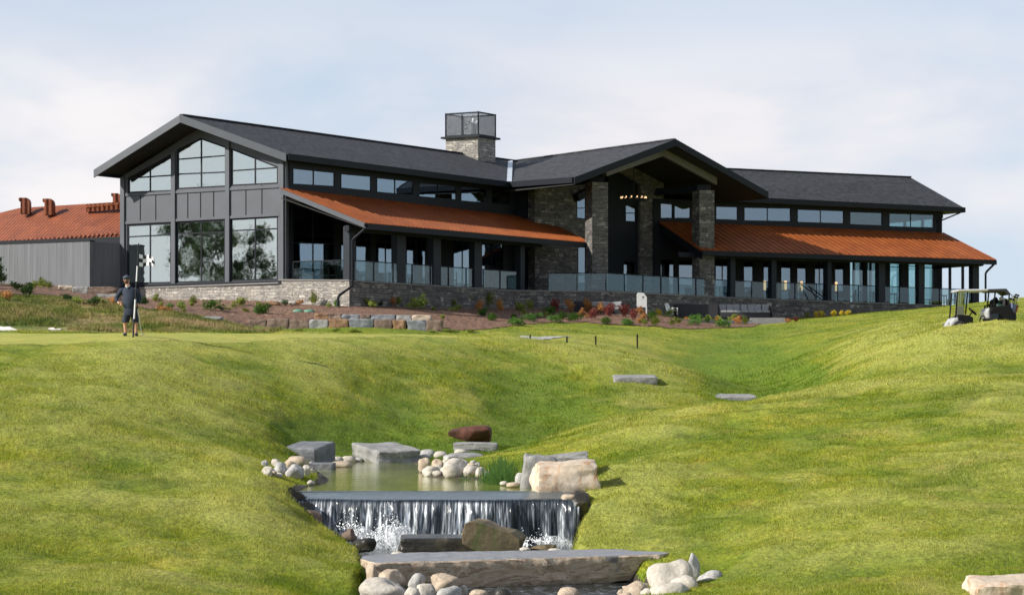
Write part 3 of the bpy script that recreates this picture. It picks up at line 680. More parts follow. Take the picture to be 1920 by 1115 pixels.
# water surfaces
def sheet(name, poly, z, m):
    mb = MB(); mb.add([(x, y, z) for x, y in poly], [tuple(range(len(poly)))]); o = mb.build(name, m)
    if o.data.polygons[0].normal.z < 0: o.data.flip_normals()
    o['kind'] = 'structure'; return o
cxp = sum(p[0] for p in pool_poly) / len(pool_poly); cyp = sum(p[1] for p in pool_poly) / len(pool_poly)
exp_ = []
for (x, y) in pool_poly:
    d = math.hypot(x - cxp, y - cyp); k = 1 + 0.45 / d; exp_.append((cxp + (x - cxp) * k, max(40.75, cyp + (y - cyp) * k)))
sheet('pool_water', exp_, POOL_H, 'pool_water')
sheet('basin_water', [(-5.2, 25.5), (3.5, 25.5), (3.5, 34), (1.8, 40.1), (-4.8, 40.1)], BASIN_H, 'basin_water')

def lip():
    mb = MB(); nx, ny = 60, 10
    for j in range(ny + 1):
        for i in range(nx + 1):
            x = -4.3 + 5.75 * i / nx; t = j / ny; rc = .30 * math.exp(-(x + 4.12) / .30) if x > -4.12 else .30
            mb.v.append((x, 40.85 - (0.81 - rc - .10 * math.sin(x * 1.1) - .07 * math.sin(x * 3.1)) * t, POOL_H + 0.006 - 0.11 * t * (0.65 + 0.35 * t) + .004 * noise.noise(V((x * 3, t * 4, 2)))))
    for j in range(ny):
        for i in range(nx): a_ = j * (nx + 1) + i; mb.f.append((a_, a_ + nx + 1, a_ + nx + 2, a_ + 1))
    o = mb.build('lip_water', 'lip_water', smooth=True); o['kind'] = 'structure'
    if o.data.polygons[0].normal.z < 0: o.data.flip_normals()
lip()
# curtain of falling water: rippled sheet leaving the lip and curving down
def curtain():
    nx, nv = 420, 26; mb = MB(); x0, x1 = -4.26, 1.26
    vs = []; uv = []
    for j in range(nv):
        t = j / (nv - 1)
        for i in range(nx):
            s = i / (nx - 1); x = x0 + (x1 - x0) * s
            w = vnoise(np.array([x * 7.0 + 0.25 * t]), np.array([t * 0.9]), 21)[0] * 1.5 + 0.6 * vnoise(np.array([x * 19.0]), np.array([t * 2.0]), 22)[0]
            edge = 0.10 * math.sin(x * 1.1) + 0.07 * math.sin(x * 3.1) + .30 * math.exp(-max(0, x + 4.12) / .30)
            if t < 0.2:
                a = t / 0.2; y = 40.06 + edge - 0.14 * a; z = POOL_H - 0.100 - 0.02 * a * a
            else:
                a = (t - 0.2) / 0.8; y = 39.92 + edge - 0.22 * math.sqrt(a) + w * 0.11 * min(1, a * 4); z = POOL_H - 0.120 - a * 0.90
            vs.append((x, y, z)); uv.append((x, max(0, 1.0 - (t - 0.2) / 0.8) if t > 0.2 else 1.0))
    fs = [(j * nx + i, j * nx + i + 1, (j + 1) * nx + i + 1, (j + 1) * nx + i) for j in range(nv - 1) for i in range(nx - 1)]
    o = mb.add(vs, fs).build('waterfall', 'falling_water', smooth=True); o['kind'] = 'structure'
    uvl = o.data.uv_layers[0]; li = np.empty(len(o.data.loops), np.int32); o.data.loops.foreach_get('vertex_index', li)
    uvl.data.foreach_set('uv', np.array(uv)[li].ravel())
curtain()
def splash():
    mb = MB(); rs = random.Random(4)
    for (cx, cy, cz, n, sx, sz) in ((-2.25, 39.2, -3.05, 420, 0.42, 0.32), (-3.0, 39.3, -2.95, 200, 0.35, 0.22), (-1.75, 38.6, -3.15, 260, 0.30, 0.14), (-2.6, 39.3, -3.12, 260, 0.8, 0.12),
                                    (-0.9, 39.4, -3.08, 180, 1.0, 0.09), (0.18, 38.3, -3.08, 160, 0.12, 0.12), (0.55, 39.4, -3.1, 120, 0.5, 0.1), (-1.1, 38.0, -2.98, 150, 0.75, 0.03)):
        for k in range(int(n * 1.7)):
            arc = rs.gauss(0, 1); x = cx + arc * sx * 0.5; z = cz + abs(rs.gauss(0, sz * .75)) * math.exp(-arc * arc * .35) ; y = cy + rs.gauss(0, 0.12)
            r = rs.uniform(0.002, 0.007) * (1.0 if rs.random() < .9 else 2.0); u = (rs.random() - .5)
            mb.add([(x - r, y, z), (x + r, y - r, z + u * r), (x, y + r, z + r * 1.6), (x, y - r, z - r * 1.2)], [(0, 1, 2), (0, 3, 1), (1, 3, 2), (2, 3, 0)])
    fb = MB()
    for (cx, cy, cz, rx, rz) in ((-2.28, 39.1, -3.1, .34, .34), (-2.05, 39.0, -3.12, .30, .42), (-2.85, 39.25, -3.05, .36, .26), (-1.85, 38.6, -3.2, .34, .16), (-2.6, 39.0, -3.18, .7, .14), (-1.2, 39.35, -3.12, .9, .12), (-.3, 39.35, -3.12, .6, .10), (.15, 38.6, -3.16, .14, .22), (.75, 39.3, -3.14, .4, .16)):
        for kk in range(3): fb.ell((cx + kk * .03, cy + kk * .07, cz), (rx * (1 - kk * .2), .12 - kk * .03, rz * (1 - kk * .2)), 20, 12)
    so_ = fb.build('spray', 'spray', smooth=True); so_['kind'] = 'stuff'; so_['label'] = 'soft white spray and foam where the falling water lands'; so_['category'] = 'spray'
    o = mb.build('splash', 'foam'); o['kind'] = 'stuff'; o['label'] = 'white splash and droplets at the foot of the waterfall'; o['category'] = 'splash'
splash()
# ------------------------------------------------------------------ clubhouse
U = V((0.577, 0.816, 0)).normalized(); VV = V((0.889, -0.458, 0))
A0 = V((-21.78, 119, 0)); B0 = V((-12.11, 114, 0)); C0 = V((-8.55, 112.2, 0)); D0 = V((0.15, 124.5, 0))
plF = Pl(A0, VV); plL = Pl(B0, U); plLV = Pl(C0, D0 - C0)
UR = V((0.877, 0.48, 0)).normalized(); NR = V((0.48, -0.877, 0)).normalized()
plR = Pl((16.1, 140.9), UR); plRV = Pl(V((16.1, 140.9, 0)) + NR * 4.0, UR)
club = empty('clubhouse', (0.0, 128.0, 4.8), 'long clubhouse with dark shingle roofs, stone pillars and rust orange lower roofs', 'building', frame=True)
gable_top = (378, 222); MID = (A0 + B0) / 2

def z2(p, z): return V((p[0], p[1], z))
def slab(pts, th, name, m, parent=club): return MB().prism(pts, (0, 0, -th)).build(name, m, parent)
# --- left gable facade
WIN = {
 'a': ([(239.4,362.4),(239.4,333.5),(322,288),(322,359)], [((280.6,361),(280.6,311)), ((239.4,334),(322,328.5))]),
 'b': ([(331.4,355.4),(331.4,280.3),(376.4,258.4),(423.5,275),(423.5,350.5)], [((376.4,258.4),(376.4,353)), ((331.4,298.8),(423.5,291.4)), ((331.4,326.5),(423.5,322.5))]),
 'c': ([(432.5,349.2),(432.5,277.4),(521,312),(521,345)], [((477.5,347),(477.5,295)), ((432.5,320.3),(521,314.1))]),
 'd': ([(238,533),(238,421.4),(321,417.3),(321,531)], [((280.6,532),(280.6,419)), ((238,444),(321,440))]),
 'e': ([(329,530.5),(329,415.2),(422,411.9),(422,528.7)], [((376.4,529),(376.4,413)), ((329,438),(422,435))]),
 'f': ([(431.3,527.5),(431.3,409.9),(521,405),(521,525)], [((477.5,526),(477.5,407)), ((431.3,432.6),(521,428.4))]),
}
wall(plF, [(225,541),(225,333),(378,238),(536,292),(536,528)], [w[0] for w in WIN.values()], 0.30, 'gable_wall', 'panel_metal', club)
for k, (poly, bars) in WIN.items(): window(plF, poly, bars, club, 'coated_glass', 0.09, 0.10)
def strip(pl, a, b, w, th, name, m, parent, off=0.0):
    p, q = pl.pt(*a), pl.pt(*b); e = (q - p).normalized(); s = pl.n.cross(e)
    return MB().obox(p - s * w / 2 + pl.n * off, q - p, s * w, pl.n * th).build(name, m, parent)
for (x, y0, y1) in ((231, 333, 536), (326, 284, 533), (427.5, 266, 530), (529, 300, 527)):
    strip(plF, (x, y0), (x, y1), 0.26, 0.10, 'pilaster', 'panel_metal', club)
for (x, y0, y1) in ((263,364,419),(292,362,418),(352,356,414),(376,355,413),(400.5,353,412),(461,349,408),(491,347,407),
                    (240,300,330),(263,312,318),(461,268,283),(497,281,298)):
    if y1 > 340:
        p, q = plF.pt(x, y0), plF.pt(x, y1); MB().obox(p - plF.d * 0.012, plF.d * 0.025, q - p, plF.n * 0.03).build('panel_seam', 'dark_metal', club)
strip(plF, (232, 538), (530, 529.5), 0.22, 0.12, 'base_trim', 'dark_metal', club)
strip(plF, (236, 365.5), (524, 349.5), 0.14, 0.05, 'band_trim', 'panel_metal', club, 0.01)
strip(plF, (236, 418), (524, 402.5), 0.14, 0.05, 'band_trim', 'panel_metal', club, 0.01)
# left corner return wall and long wall (clerestory)
LW = [([(549,346.5),(549,314),(628.7,322.3),(628.7,351.2)], [((588.7,349),(588.7,318))]),
      ([(639,354),(639,324.4),(697.2,329.3),(697.2,359.5)], []),
      ([(706.3,361.5),(706.3,331.8),(776.4,338.8),(776.4,367.7)], [((741.3,364.5),(741.3,335))]),
      ([(785.5,369.8),(785.5,341.7),(856.8,347),(856.8,376)], [((821.7,373),(821.7,344))]),
      ([(864.3,378),(864.3,348),(913.8,353),(913.8,382)], []),
      ([(922,383.5),(922,354),(958,357),(958,387)], [])]
LD = [([(549,530),(549,384),(628.7,390),(628.7,535)], [((588,532),(588,387)), ((549,455),(628.7,457))]),
      ([(639,535),(639,391),(697,396),(697,538)], [((668,537),(668,393))]),
      ([(704,538),(704,397),(744,401),(744,541)], [((724,540),(724,399))]),
      ([(762,542),(762,403),(800,407),(800,543)], [((781,543),(781,405))]),
      ([(850,546),(850,412),(890,416),(890,548)], [((868,547),(868,414))]),
      ([(900,548),(900,417),(945,420),(945,550)], [((922,549),(922,419))])]
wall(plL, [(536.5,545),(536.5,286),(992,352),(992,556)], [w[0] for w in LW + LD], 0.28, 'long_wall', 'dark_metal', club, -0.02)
for poly, bars in LW + LD: window(plL, poly, bars, club, 'window_glass', 0.07, 0.08)
# back and far walls close the wing
G = B0 + U * 31; Hh = A0 + U * 31
slabW = lambda a, b, z0, z1, th, name, m: MB().obox(z2(a, z0), z2(b, 0) - z2(a, 0), (V((b[1] - a[1], a[0] - b[0], 0)).normalized() * th), (0, 0, z1 - z0)).build(name, m, club)
slabW(A0 + U * 0.35, Hh, 3.5, 11.0, 0.3, 'back_wall', 'dark_metal')
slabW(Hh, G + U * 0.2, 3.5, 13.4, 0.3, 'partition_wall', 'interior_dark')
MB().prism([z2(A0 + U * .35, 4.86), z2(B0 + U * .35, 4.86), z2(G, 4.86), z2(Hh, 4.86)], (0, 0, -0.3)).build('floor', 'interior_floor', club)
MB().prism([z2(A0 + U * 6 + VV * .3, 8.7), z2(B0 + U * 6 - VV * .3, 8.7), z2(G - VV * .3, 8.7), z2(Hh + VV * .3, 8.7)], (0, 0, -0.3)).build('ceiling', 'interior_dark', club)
# --- main roof of the left wing
RS = V((-17.86, 115.2, 13.93)); RE = V((0.3, 141.4, 14.05))
EL = V((-23.05, 117.9, 11.22)); ER0 = V(((538 - CX) * 113.5 / F, 113.5, 11.66)); ER1 = V(((955 - CX) * 129.6 / F, 129.6, 11.60)); ELB = EL + U * 34
def roof_slab(pts, th, name='roof', m='shingle', parent=club):
    n = (pts[1] - pts[0]).cross(pts[2] - pts[0]).normalized(); n = n if n.z > 0 else -n
    return MB().prism(pts, -n * th).build(name, m, parent)
ridge_dir = (RE - RS).normalized()
roofR = roof_slab([RS, ER0, ER1 + V((0.0, 0.0, 0)), RE], 0.14)
roof_slab([EL, RS, RE + V((0.0, 0, 0)), ELB], 0.14)
def fascia(a, b, dep, th, m='dark_metal', up=0.02, name='fascia', parent=club):
    d = (b - a); d2 = V((d.x, d.y, 0)).normalized(); n = V((d2.y, -d2.x, 0))
    if n.dot(a) > 0: n = -n
    return MB().obox(a + V((0, 0, up)) - n * 0.02, d, n * th, (0, 0, -dep)).build(name, m, parent)
rk = -U * 0.03
fascia(EL + rk, RS + rk, 0.42, 0.10, 'panel_metal'); fascia(RS + rk, ER0 + rk, 0.42, 0.10, 'panel_metal')
fascia(ER0, ER1, 0.34, 0.13, 'dark_metal', 0.03, 'gutter')
fascia(EL, ELB, 0.34, 0.1, 'dark_metal', 0.03, 'gutter')
dn = V((0, 0, -0.42))   # soffits
wl = plF.at(225, 11.15); wm = V((MID.x, MID.y, 13.4)); wr = plF.at(536, 11.45)
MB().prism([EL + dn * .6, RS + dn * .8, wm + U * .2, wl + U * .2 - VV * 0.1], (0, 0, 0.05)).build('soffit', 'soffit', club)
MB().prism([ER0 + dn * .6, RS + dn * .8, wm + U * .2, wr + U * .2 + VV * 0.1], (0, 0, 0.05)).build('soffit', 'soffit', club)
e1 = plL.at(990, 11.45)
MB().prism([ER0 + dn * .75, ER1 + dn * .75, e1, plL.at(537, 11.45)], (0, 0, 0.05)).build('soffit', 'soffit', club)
# ridge cap and valley flashing
MB().bar(RS + V((0, 0, .03)), RE + V((0, 0, .03)), 0.28, 0.08).build('ridge_cap', 'shingle', club)
# --- chimney
N0 = V((-2.16, 135.7, 0)); cW = 2.35; cD = 1.9
def chim(z0, z1, g, name, m, parent, hollow=False):
    o = z2(N0, z0) + VV * g - U * g
    return MB().obox(o, -VV * (cW + 2 * g), U * (cD + 2 * g), (0, 0, z1 - z0)).build(name, m, parent)
ch = chim(12.4, 15.02, 0, 'chimney', 'base_stone', club)
chim(15.02, 15.14, 0.22, 'chimney_cap', 'dark_metal', ch)
fr = MB(); scr = MB(); co = [z2(N0, 15.14) + VV * .02, z2(N0, 15.14) - VV * cW, z2(N0, 15.14) - VV * cW + U * cD, z2(N0, 15.14) + U * cD]
for i in range(4):
    a, b = co[i], co[(i + 1) % 4]
    fr.bar(a, a + V((0, 0, 1.52)), 0.09, 0.09, (1, 0, 0)); fr.bar(a + V((0, 0, 1.47)), b + V((0, 0, 1.47)), 0.08, 0.08)
    fr.bar(a + V((0, 0, .04)), b + V((0, 0, .04)), 0.08, 0.08)
    e = (b - a) * 0.02; scr.obox(a + e, (b - a) * .96, V((b - a).cross(V((0, 0, 1)))).normalized() * 0.012, (0, 0, 1.44))
m_ = (co[0] + co[1]) / 2; fr.bar(m_, m_ + V((0, 0, 1.45)), 0.06, 0.06, (1, 0, 0))
scr.build('mesh_screen', 'cage_mesh', fr.build('spark_cage', 'dark_metal', ch))
fan = MB(); fc = (co[0] + co[2]) / 2 + V((0.1, -0.2, 0.7))
fan.tube([fc + V((0, 0, -.7)), fc + V((0, 0, .1))], 0.28, 12)
for k in range(9):
    a = k * 0.7; fan.obox(fc + V((math.cos(a) * .1, -.1, math.sin(a) * .1)), V((math.cos(a) * .42, 0, math.sin(a) * .42)), V((-math.sin(a) * .09, .05, math.cos(a) * .09)), (0, 0.02, 0))
fan.build('flue_fan', 'galvanised', ch)

# --- centre gable wing
GL = V((3.6, 125.0, 11.47)); GA = V((9.91, 130.0, 14.24)); GR = V((16.2, 135.5, 11.5))
BK = V((-0.64, 0.768, 0)); GW = V((0.774, 0.633, 0)).normalized()
RJ = GA + BK * 15.6; RJ.z = 14.08
roof_slab([RJ, ER1 + V((0.02, 0, 0.0)), GL, GA], 0.14)
roof_slab([GA, GR, GR + BK * 17, RJ + V((-.6, .7, 0))], 0.14)
fascia(GL - BK * .03, GA - BK * .03, 0.42, 0.12, 'dark_metal'); fascia(GA - BK * .03, GR - BK * .03, 0.42, 0.12, 'dark_metal')
fascia(ER1, GL, 0.34, 0.13, 'dark_metal', 0.03, 'gutter')
MB().bar(GA + V((0, 0, .03)), RJ + V((0, 0, .03)), 0.28, 0.08).build('ridge_cap', 'shingle', club)
MB().bar(ER1 + V((0, 0, .06)), V(((957 - CX) * 140.9 / F, 140.9, 14.09)), 0.30, 0.03).build('valley_flashing', 'galvanised', club)
MB().prism([GL + dn, GA + dn, GA + dn + BK * 9, GL + dn + BK * 9], (0, 0, 0.05)).build('soffit', 'soffit', club)
MB().prism([GR + dn, GA + dn, GA + dn + BK * 9, GR + dn + BK * 9], (0, 0, 0.05)).build('soffit', 'soffit', club)
plT = Pl(GL + BK * 1.17, GW); plP = Pl(GL + BK * 1.7, GW); plE = Pl(GL + BK * 6.2, GW)
def truss(a, b):   # pale inner rake board
    w = plT.n * 0.22
    MB().prism([plT.pt(*a[0]), plT.pt(*a[1]), plT.pt(*b[1]), plT.pt(*b[0])], w).build('rake_board', 'truss_wood', club)
truss(((1133,316),(1133,331)), ((1240,277),(1240,293)))
truss(((1240,277),(1240,293)), ((1340,329),(1340,347)))
def pillar(x0, x1, yt, d=1.15):
    c = plP.pt((x0 + x1) / 2, yt); s = 1.04
    e1 = V((.93, .37, 0)).normalized(); e2 = V((-e1.y, e1.x, 0)); o = c - e1 * s / 2 - e2 * s / 2; o.z = 3.2
    MB().obox(o, e1 * s, e2 * s, (0, 0, c.z - 3.2)).build('stone_pillar', 'ledger_stone', club)
    cp = o - e1 * .04 - e2 * .04; cp.z = c.z
    return c
c1 = pillar(1095, 1142, 343); c2 = pillar(1296, 1341, 358)
for c in (c1, c2):
    MB().box(c.x, c.y, c.z + 0.17, 0.85, 0.85, 0.34).build('pillar_head', 'dark_metal', club)
    q = c + BK * 4.6; MB().bar(z2(c, c.z + .2), z2(q, c.z + .2), 0.4, 0.42).build('porch_beam', 'post_metal', club)
# entry back wall: stone flanks, dark glazed middle
ent_win = [([(1172,416),(1172,384),(1193,383),(1193,417)], [((1172,399.5),(1193,399.5))]),
           ([(1168,560),(1168,488),(1192,489),(1192,562)], [((1168,515),(1192,516))])]
wall(plE, [(1140,590),(1140,322),(1196,322),(1196,590)], [w[0] for w in ent_win], 0.25, 'entry_wall', 'dark_metal', club)
for poly, bars in ent_win: window(plE, poly, bars, club, 'window_glass', 0.07, 0.06)
wall(plE, [(1196,600),(1196,300),(1239,320),(1239,600)], [], 0.9, 'stone_flank', 'ledger_stone', club, 0.25)
wall(plE, [(1150,322),(1150,312),(1170,300),(1196,300),(1238,320),(1238,372),(1196,345),(1160,324)], [], 0.4, 'stone_gable', 'ledger_stone', club, 0.34)
lw = [([(1078,410),(1078,372),(1096,364),(1096,412)], [((1078,391),(1096,390))]), ([(1080,548),(1080,463),(1096,461),(1096,549)], [((1080,515),(1096,515))])]
wall(plE, [(1000,600),(1000,352),(1100,338),(1100,600)], [w[0] for w in lw], 0.9, 'stone_flank', 'ledger_stone', club, 0.15)
for poly, bars in lw: window(plE, poly, bars, club, 'window_glass', 0.06, 0.06, 0.15)
strip(plE, (1072,372), (1101,356), 0.45, 0.5, 'window_hood', 'dark_metal', club, 0.16)
# walls that close the centre wing on its right and behind
p0 = plE.at(1239, 0); slabW(z2(p0, 0) + BK * 0.6, z2(p0, 0) + BK * 3 + GW * 6, 3.5, 11.4, 0.3, 'side_wall', 'interior_dark')
slabW(V((0.2, 132, 0)), plE.at(1000, 0) + BK * .5, 3.5, 11.4, 0.3, 'side_wall', 'dark_metal')
# glazed entry below
# --- right wing
RWl = [([(1238,410),(1238,380),(1262,382),(1262,410)], []), ([(1264,410),(1264,383),(1295.5,384.5),(1295.5,410)], []),
      ([(1342,412),(1342,386),(1384,387),(1384,413.5)], []),
      ([(1395,414.5),(1395,388),(1483.5,389.5),(1483.5,416)], [((1439.5,415),(1439.5,389))]),
      ([(1495,417.5),(1495,391.5),(1583,394.5),(1583,420)], [((1539,419),(1539,393))])]
RWr = [([(1593.5,421.5),(1593.5,396),(1655,398),(1655,424)], []), ([(1667,425.5),(1667,399),(1752,401.5),(1752,428)], [((1708,427),(1708,400))])]
RDl = [([(1238,560),(1238,485),(1265,485),(1265,560)], []), ([(1272,562),(1272,486),(1312,486),(1312,562)], [((1300,562),(1300,486))]),
       ([(1341,566),(1341,486),(1368,487),(1368,566)], [((1355,566),(1355,487))]), ([(1394,570),(1394,488),(1413,488),(1413,570)], [((1394,540),(1413,541))]),
       ([(1431,570),(1431,489),(1445,489),(1445,570)], []), ([(1464,572),(1464,489),(1484,490),(1484,572)], []), ([(1494,572),(1494,490),(1513,490),(1513,572)], []),
       ([(1527,573),(1527,491),(1546,491),(1546,573)], [((1537,573),(1537,491))]), ([(1565,575),(1565,491),(1583,491),(1583,575)], [])]
RDr = [([(1593,577),(1593,487),(1620,488),(1620,577)], []), ([(1625,577),(1625,487),(1649,488),(1649,577)], []),
       ([(1668,579),(1668,487),(1690,488),(1690,579)], [((1668,500),(1690,501))]), ([(1703,579),(1703,488),(1722,489),(1722,579)], [((1703,498),(1722,499))]),
       ([(1733,580),(1733,489),(1752,490),(1752,580)], [((1733,501),(1752,502))])]
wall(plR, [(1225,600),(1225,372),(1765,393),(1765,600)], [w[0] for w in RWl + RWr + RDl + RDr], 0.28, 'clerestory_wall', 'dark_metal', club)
for poly, bars in RWl: window(plR, poly, bars, club, 'window_glass', 0.06, 0.08)
for poly, bars in RDl: window(plR, poly, bars, club, 'window_glass', 0.06, 0.08)
for poly, bars in RWr + RDr: window(plR, poly, bars, club, 'clear_glass', 0.06, 0.08)
# rear wall with its own openings so the end bay is seen through
plRB = Pl(V((16.1, 140.9, 0)) - NR * 10, UR)
tR = lambda px: plR.loc(plR.pt(px, 700))[0]
t0, t1 = tR(1225), tR(1765)
hole = lambda a, b, c, d: [(a, c), (b, c), (b, d), (a, d)]
ts = tR(1560)
hs = []
k = ts
while k < t1 + 0.5:
    hs.append(hole(k, k + 1.15, 5.2, 8.9)); hs.append(hole(k, k + 1.15, 9.5, 10.9)); k += 1.75
wall2(plRB, [[(t0, 3.6), (t1 + 3, 3.6), (t1 + 3, 11.3), (t0, 11.3)]] + hs, 0.25, 'rear_wall', 'dark_metal', club)
e0 = plR.glob((t0, 0)); eX = plR.glob((tR(1586), 0)); eE = plR.glob((t1, 0))
slabW(eX - NR * .4, eX - NR * 9.8, 3.6, 11.2, 0.25, 'partition_wall', 'interior_dark')
slabW(e0 - NR * .3, e0 - NR * 9.8, 3.6, 11.2, 0.25, 'partition_wall', 'interior_dark')
slabW(e0 - NR * 5, eX - NR * 5, 3.6, 11.2, 0.2, 'partition_wall', 'interior_dark')
MB().prism([z2(e0, 4.5), z2(eE, 4.5), z2(eE - NR * 10, 4.5), z2(e0 - NR * 10, 4.5)], (0, 0, -.4)).build('floor', 'interior_floor', club)
# end wall of glass with mullions
me_ = MB(); gp = MB()
for i in range(6):
    a = eE - NR * (i * 1.95 + .1); me_.obox(z2(a, 4.5), UR * .16, -NR * .14, (0, 0, 6.9))
me_.obox(z2(eE, 8.7), UR * .16, -NR * 9.9, (0, 0, .5)); me_.obox(z2(eE, 10.8), UR * .16, -NR * 9.9, (0, 0, .5))
gp.obox(z2(eE, 4.6) + UR * .06 - NR * .3, UR * .02, -NR * 9.5, (0, 0, 6.2))
ew = me_.build('end_wall', 'dark_metal', club); gp.build('glass_pane', 'clear_glass', ew)
# main roof, hipped at the right end
e_l = V((12.3, 137.9, 11.5)); e_r = V(((1808 - CX) * 148.2 / F, 148.2, 11.49)); r_l = V((8.0, 143.3, 14.0)); r_r = V(((1707 - CX) * 152.4 / F, 152.4, 14.0)); e_b = e_r - NR * 11.5; e_lb = e_l - NR * 11.5
r_l = V(((1300 - CX) * 144.6 / F, 144.6, 13.95))
roof_slab([e_l, e_r, r_r, r_l], 0.14); roof_slab([e_r, e_b, r_r], 0.14); roof_slab([e_b, e_lb, r_l, r_r], 0.14)
fascia(e_l, e_r, 0.34, 0.13, 'dark_metal', 0.03, 'gutter')
MB().obox(e_r + V((0, 0, .03)), e_b - e_r, UR * .12, (0, 0, -.34)).build('gutter', 'dark_metal', club)
MB().prism([e_l + V((0, 0, -.3)), e_r + V((0, 0, -.3)), e_b + V((0, 0, -.3)), e_lb + V((0, 0, -.3))], (0, 0, .05)).build('soffit', 'soffit', club)
MB().bar(r_l + V((0, 0, .03)), r_r + V((0, 0, .03)), 0.28, 0.08).build('ridge_cap', 'shingle', club)
# --- rust orange lower roofs with standing seams
def seam_roof(top0, top1, eave0, eave1, nseam, name):
    mb = MB(); n = (top1 - top0).cross(eave0 - top0).normalized(); n = n if n.z > 0 else -n
    mb.prism([top0, top1, eave1, eave0], -n * 0.10)
    for i in range(nseam + 1):
        t = i / nseam; a = top0.lerp(top1, t); b = eave0.lerp(eave1, t)
        w = (eave1 - eave0).normalized() * 0.045
        mb.obox(a - w / 2 + n * 0.001, w, b - a, n * 0.042)
    return mb.build(name, 'orange_metal', club)
tL0 = plL.pt(530, 354.5); tL0.z = 9.82; tL1 = plL.at(1003, 9.8)
E0 = V((-7.62, 111.6, 7.87)); E1 = V(((1106 - CX) * 129.0 / F, 129.0, 7.9))
tL0 = V(((527 - CX) * 113.6 / F, 113.6, 9.86)); tL1x = plL.at(1003, 9.8) 
tL1x = V(((1012 - CX) * 134.2 / F, 134.2, 9.8))
seam_roof(tL0, tL1x, E0, E1, 60, 'lower_roof')
fascia(tL0 - U * .02, E0 - U * .02, 0.26, 0.09, 'panel_metal', -0.02); fascia(E0, E1, 0.30, 0.13, 'dark_metal', -0.03, 'gutter')
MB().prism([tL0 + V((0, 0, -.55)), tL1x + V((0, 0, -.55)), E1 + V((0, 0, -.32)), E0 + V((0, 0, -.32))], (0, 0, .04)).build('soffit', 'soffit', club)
tR0 = plR.at(1236, 9.78, .02); tR1 = plR.at(1768, 9.78, .02)
Ee0 = V((tR0 + NR * 4.9)); Ee0.z = 7.69; Ee1 = V(((1867 - CX) * 144.5 / F, 144.5, 7.69))
seam_roof(tR0, tR1, Ee0, Ee1, 46, 'lower_roof')
bb = tR1 - NR * 9 + UR * 1.0; bb.z = 9.78; b2 = Ee1 - NR * 14; 
fascia(Ee0, Ee1, 0.30, 0.13, 'dark_metal', -0.03, 'gutter')
MB().obox(Ee1 + V((0, 0, -.02)), tR1 - Ee1, UR * .08, (0, 0, -.26)).build('fascia', 'dark_metal', club)
MB().prism([tR0 + V((0, 0, -.6)), tR1 + V((0, 0, -.6)), Ee1 + V((0, 0, -.32)), Ee0 + V((0, 0, -.32))], (0, 0, .04)).build('soffit', 'soffit', club)
MB().obox(Ee0 + V((0, 0, -.1)), tR0 - Ee0, UR * .1, (0, 0, -.5)).build('fascia', 'dark_metal', club)
# --- verandas: posts, beams, deck, base walls, railings
def post(pl, x0, x1, zb, zt, dep=0.42, m='post_metal'):
    a, b = pl.at(x0, zb), pl.at(x1, zb)
    return MB().obox(a, b - a, -pl.n * dep, (0, 0, zt - zb)).build('post', m, club)
for x0, x1 in ((655,667),(745,761),(813,827),(890,904),(976,984)): post(plLV, x0, x1, 4.7, 7.75)
for x0, x1 in ((1370,1379),(1447,1456),(1552,1559),(1648,1660),(1723,1733),(1824,1836)): post(plRV, x0, x1, 4.2, 7.55)
post(plR, 1755, 1765, 4.2, 10.9, 0.3)
for x0, x1 in ((1780,1784),(1804,1808)): post(Pl(V((16.1, 140.9, 0)) + NR * 1.0, UR), x0, x1, 4.2, 7.7, 0.1)
MB().bar(plLV.at(650, 7.62), plLV.at(1012, 7.62), 0.3, 0.3).build('veranda_beam', 'dark_metal', club)
MB().bar(plRV.at(1270, 7.42), plRV.at(1838, 7.42), 0.3, 0.3).build('veranda_beam', 'dark_metal', club)
a, b = plRV.at(1832, 7.42), plRV.at(1832, 7.42) - NR * 4; MB().bar(a, b, .2, .25).build('veranda_beam', 'dark_metal', club)
# deck slabs
dh = lambda p: 4.82 if p[0] < 6 else 4.82 - (p[0] - 6) * 0.0105
edge = [C0, D0, V((5.74, 126, 0)), V((14.0, 135.2, 0)), plRV.at(1740, 0), plRV.at(1850, 0)]
MB().prism([z2(B0, 4.8), z2(C0, 4.8), z2(D0, 4.8), z2(plL.at(990, 0), 4.8)], (0, 0, -.5)).build('deck', 'concrete', club)
inner = [plL.at(990, 0) - U * 1, D0, edge[2], edge[3], plR.at(1300, 0), plE.at(1196, 0) + BK * 1]
MB().prism([z2(p, 4.78) for p in inner], (0, 0, -.5)).build('deck', 'concrete', club)
MB().prism([z2(edge[3], 4.72), z2(plRV.at(1850, 0), 4.50), z2(plR.at(1850, 0), 4.50), z2(plR.at(1300, 0), 4.72)], (0, 0, -.5)).build('deck', 'concrete', club)
# stone base walls
def basewall(a, b, za, zb, m, name='base_wall', zbot=2.0, th=0.3, cap=True):
    a, b = V(a), V(b); d = V((b.x - a.x, b.y - a.y, 0)); n = V((d.y, -d.x, 0)).normalized(); n = n if n.dot(a) < 0 else -n
    mb = MB(); p = [z2(a, zbot), z2(b, zbot), z2(b, zb), z2(a, za)]
    mb.prism([q + n * .02 for q in p], -n * th); w = mb.build(name, m, club)
    if cap:
        MB().prism([z2(a, za) + n * .07, z2(b, zb) + n * .07, z2(b, zb) - n * th, z2(a, za) - n * th], (0, 0, .07)).build('wall_cap', 'cap_stone', w)
plF2 = Pl(A0 - plF.d * 0, VV)
basewall(plF.at(262, 0, .06), plF.at(523, 0, .06), plF.pt(262, 541).z, plF.pt(523, 531.5).z, 'base_stone')
basewall(plF.at(523.5, 0, .10), C0 + U * 0, plF.pt(523, 526).z, 4.86, 'base_stone')
hs_ = [4.84, 4.80, 4.80, 4.76, 4.55, 4.50]
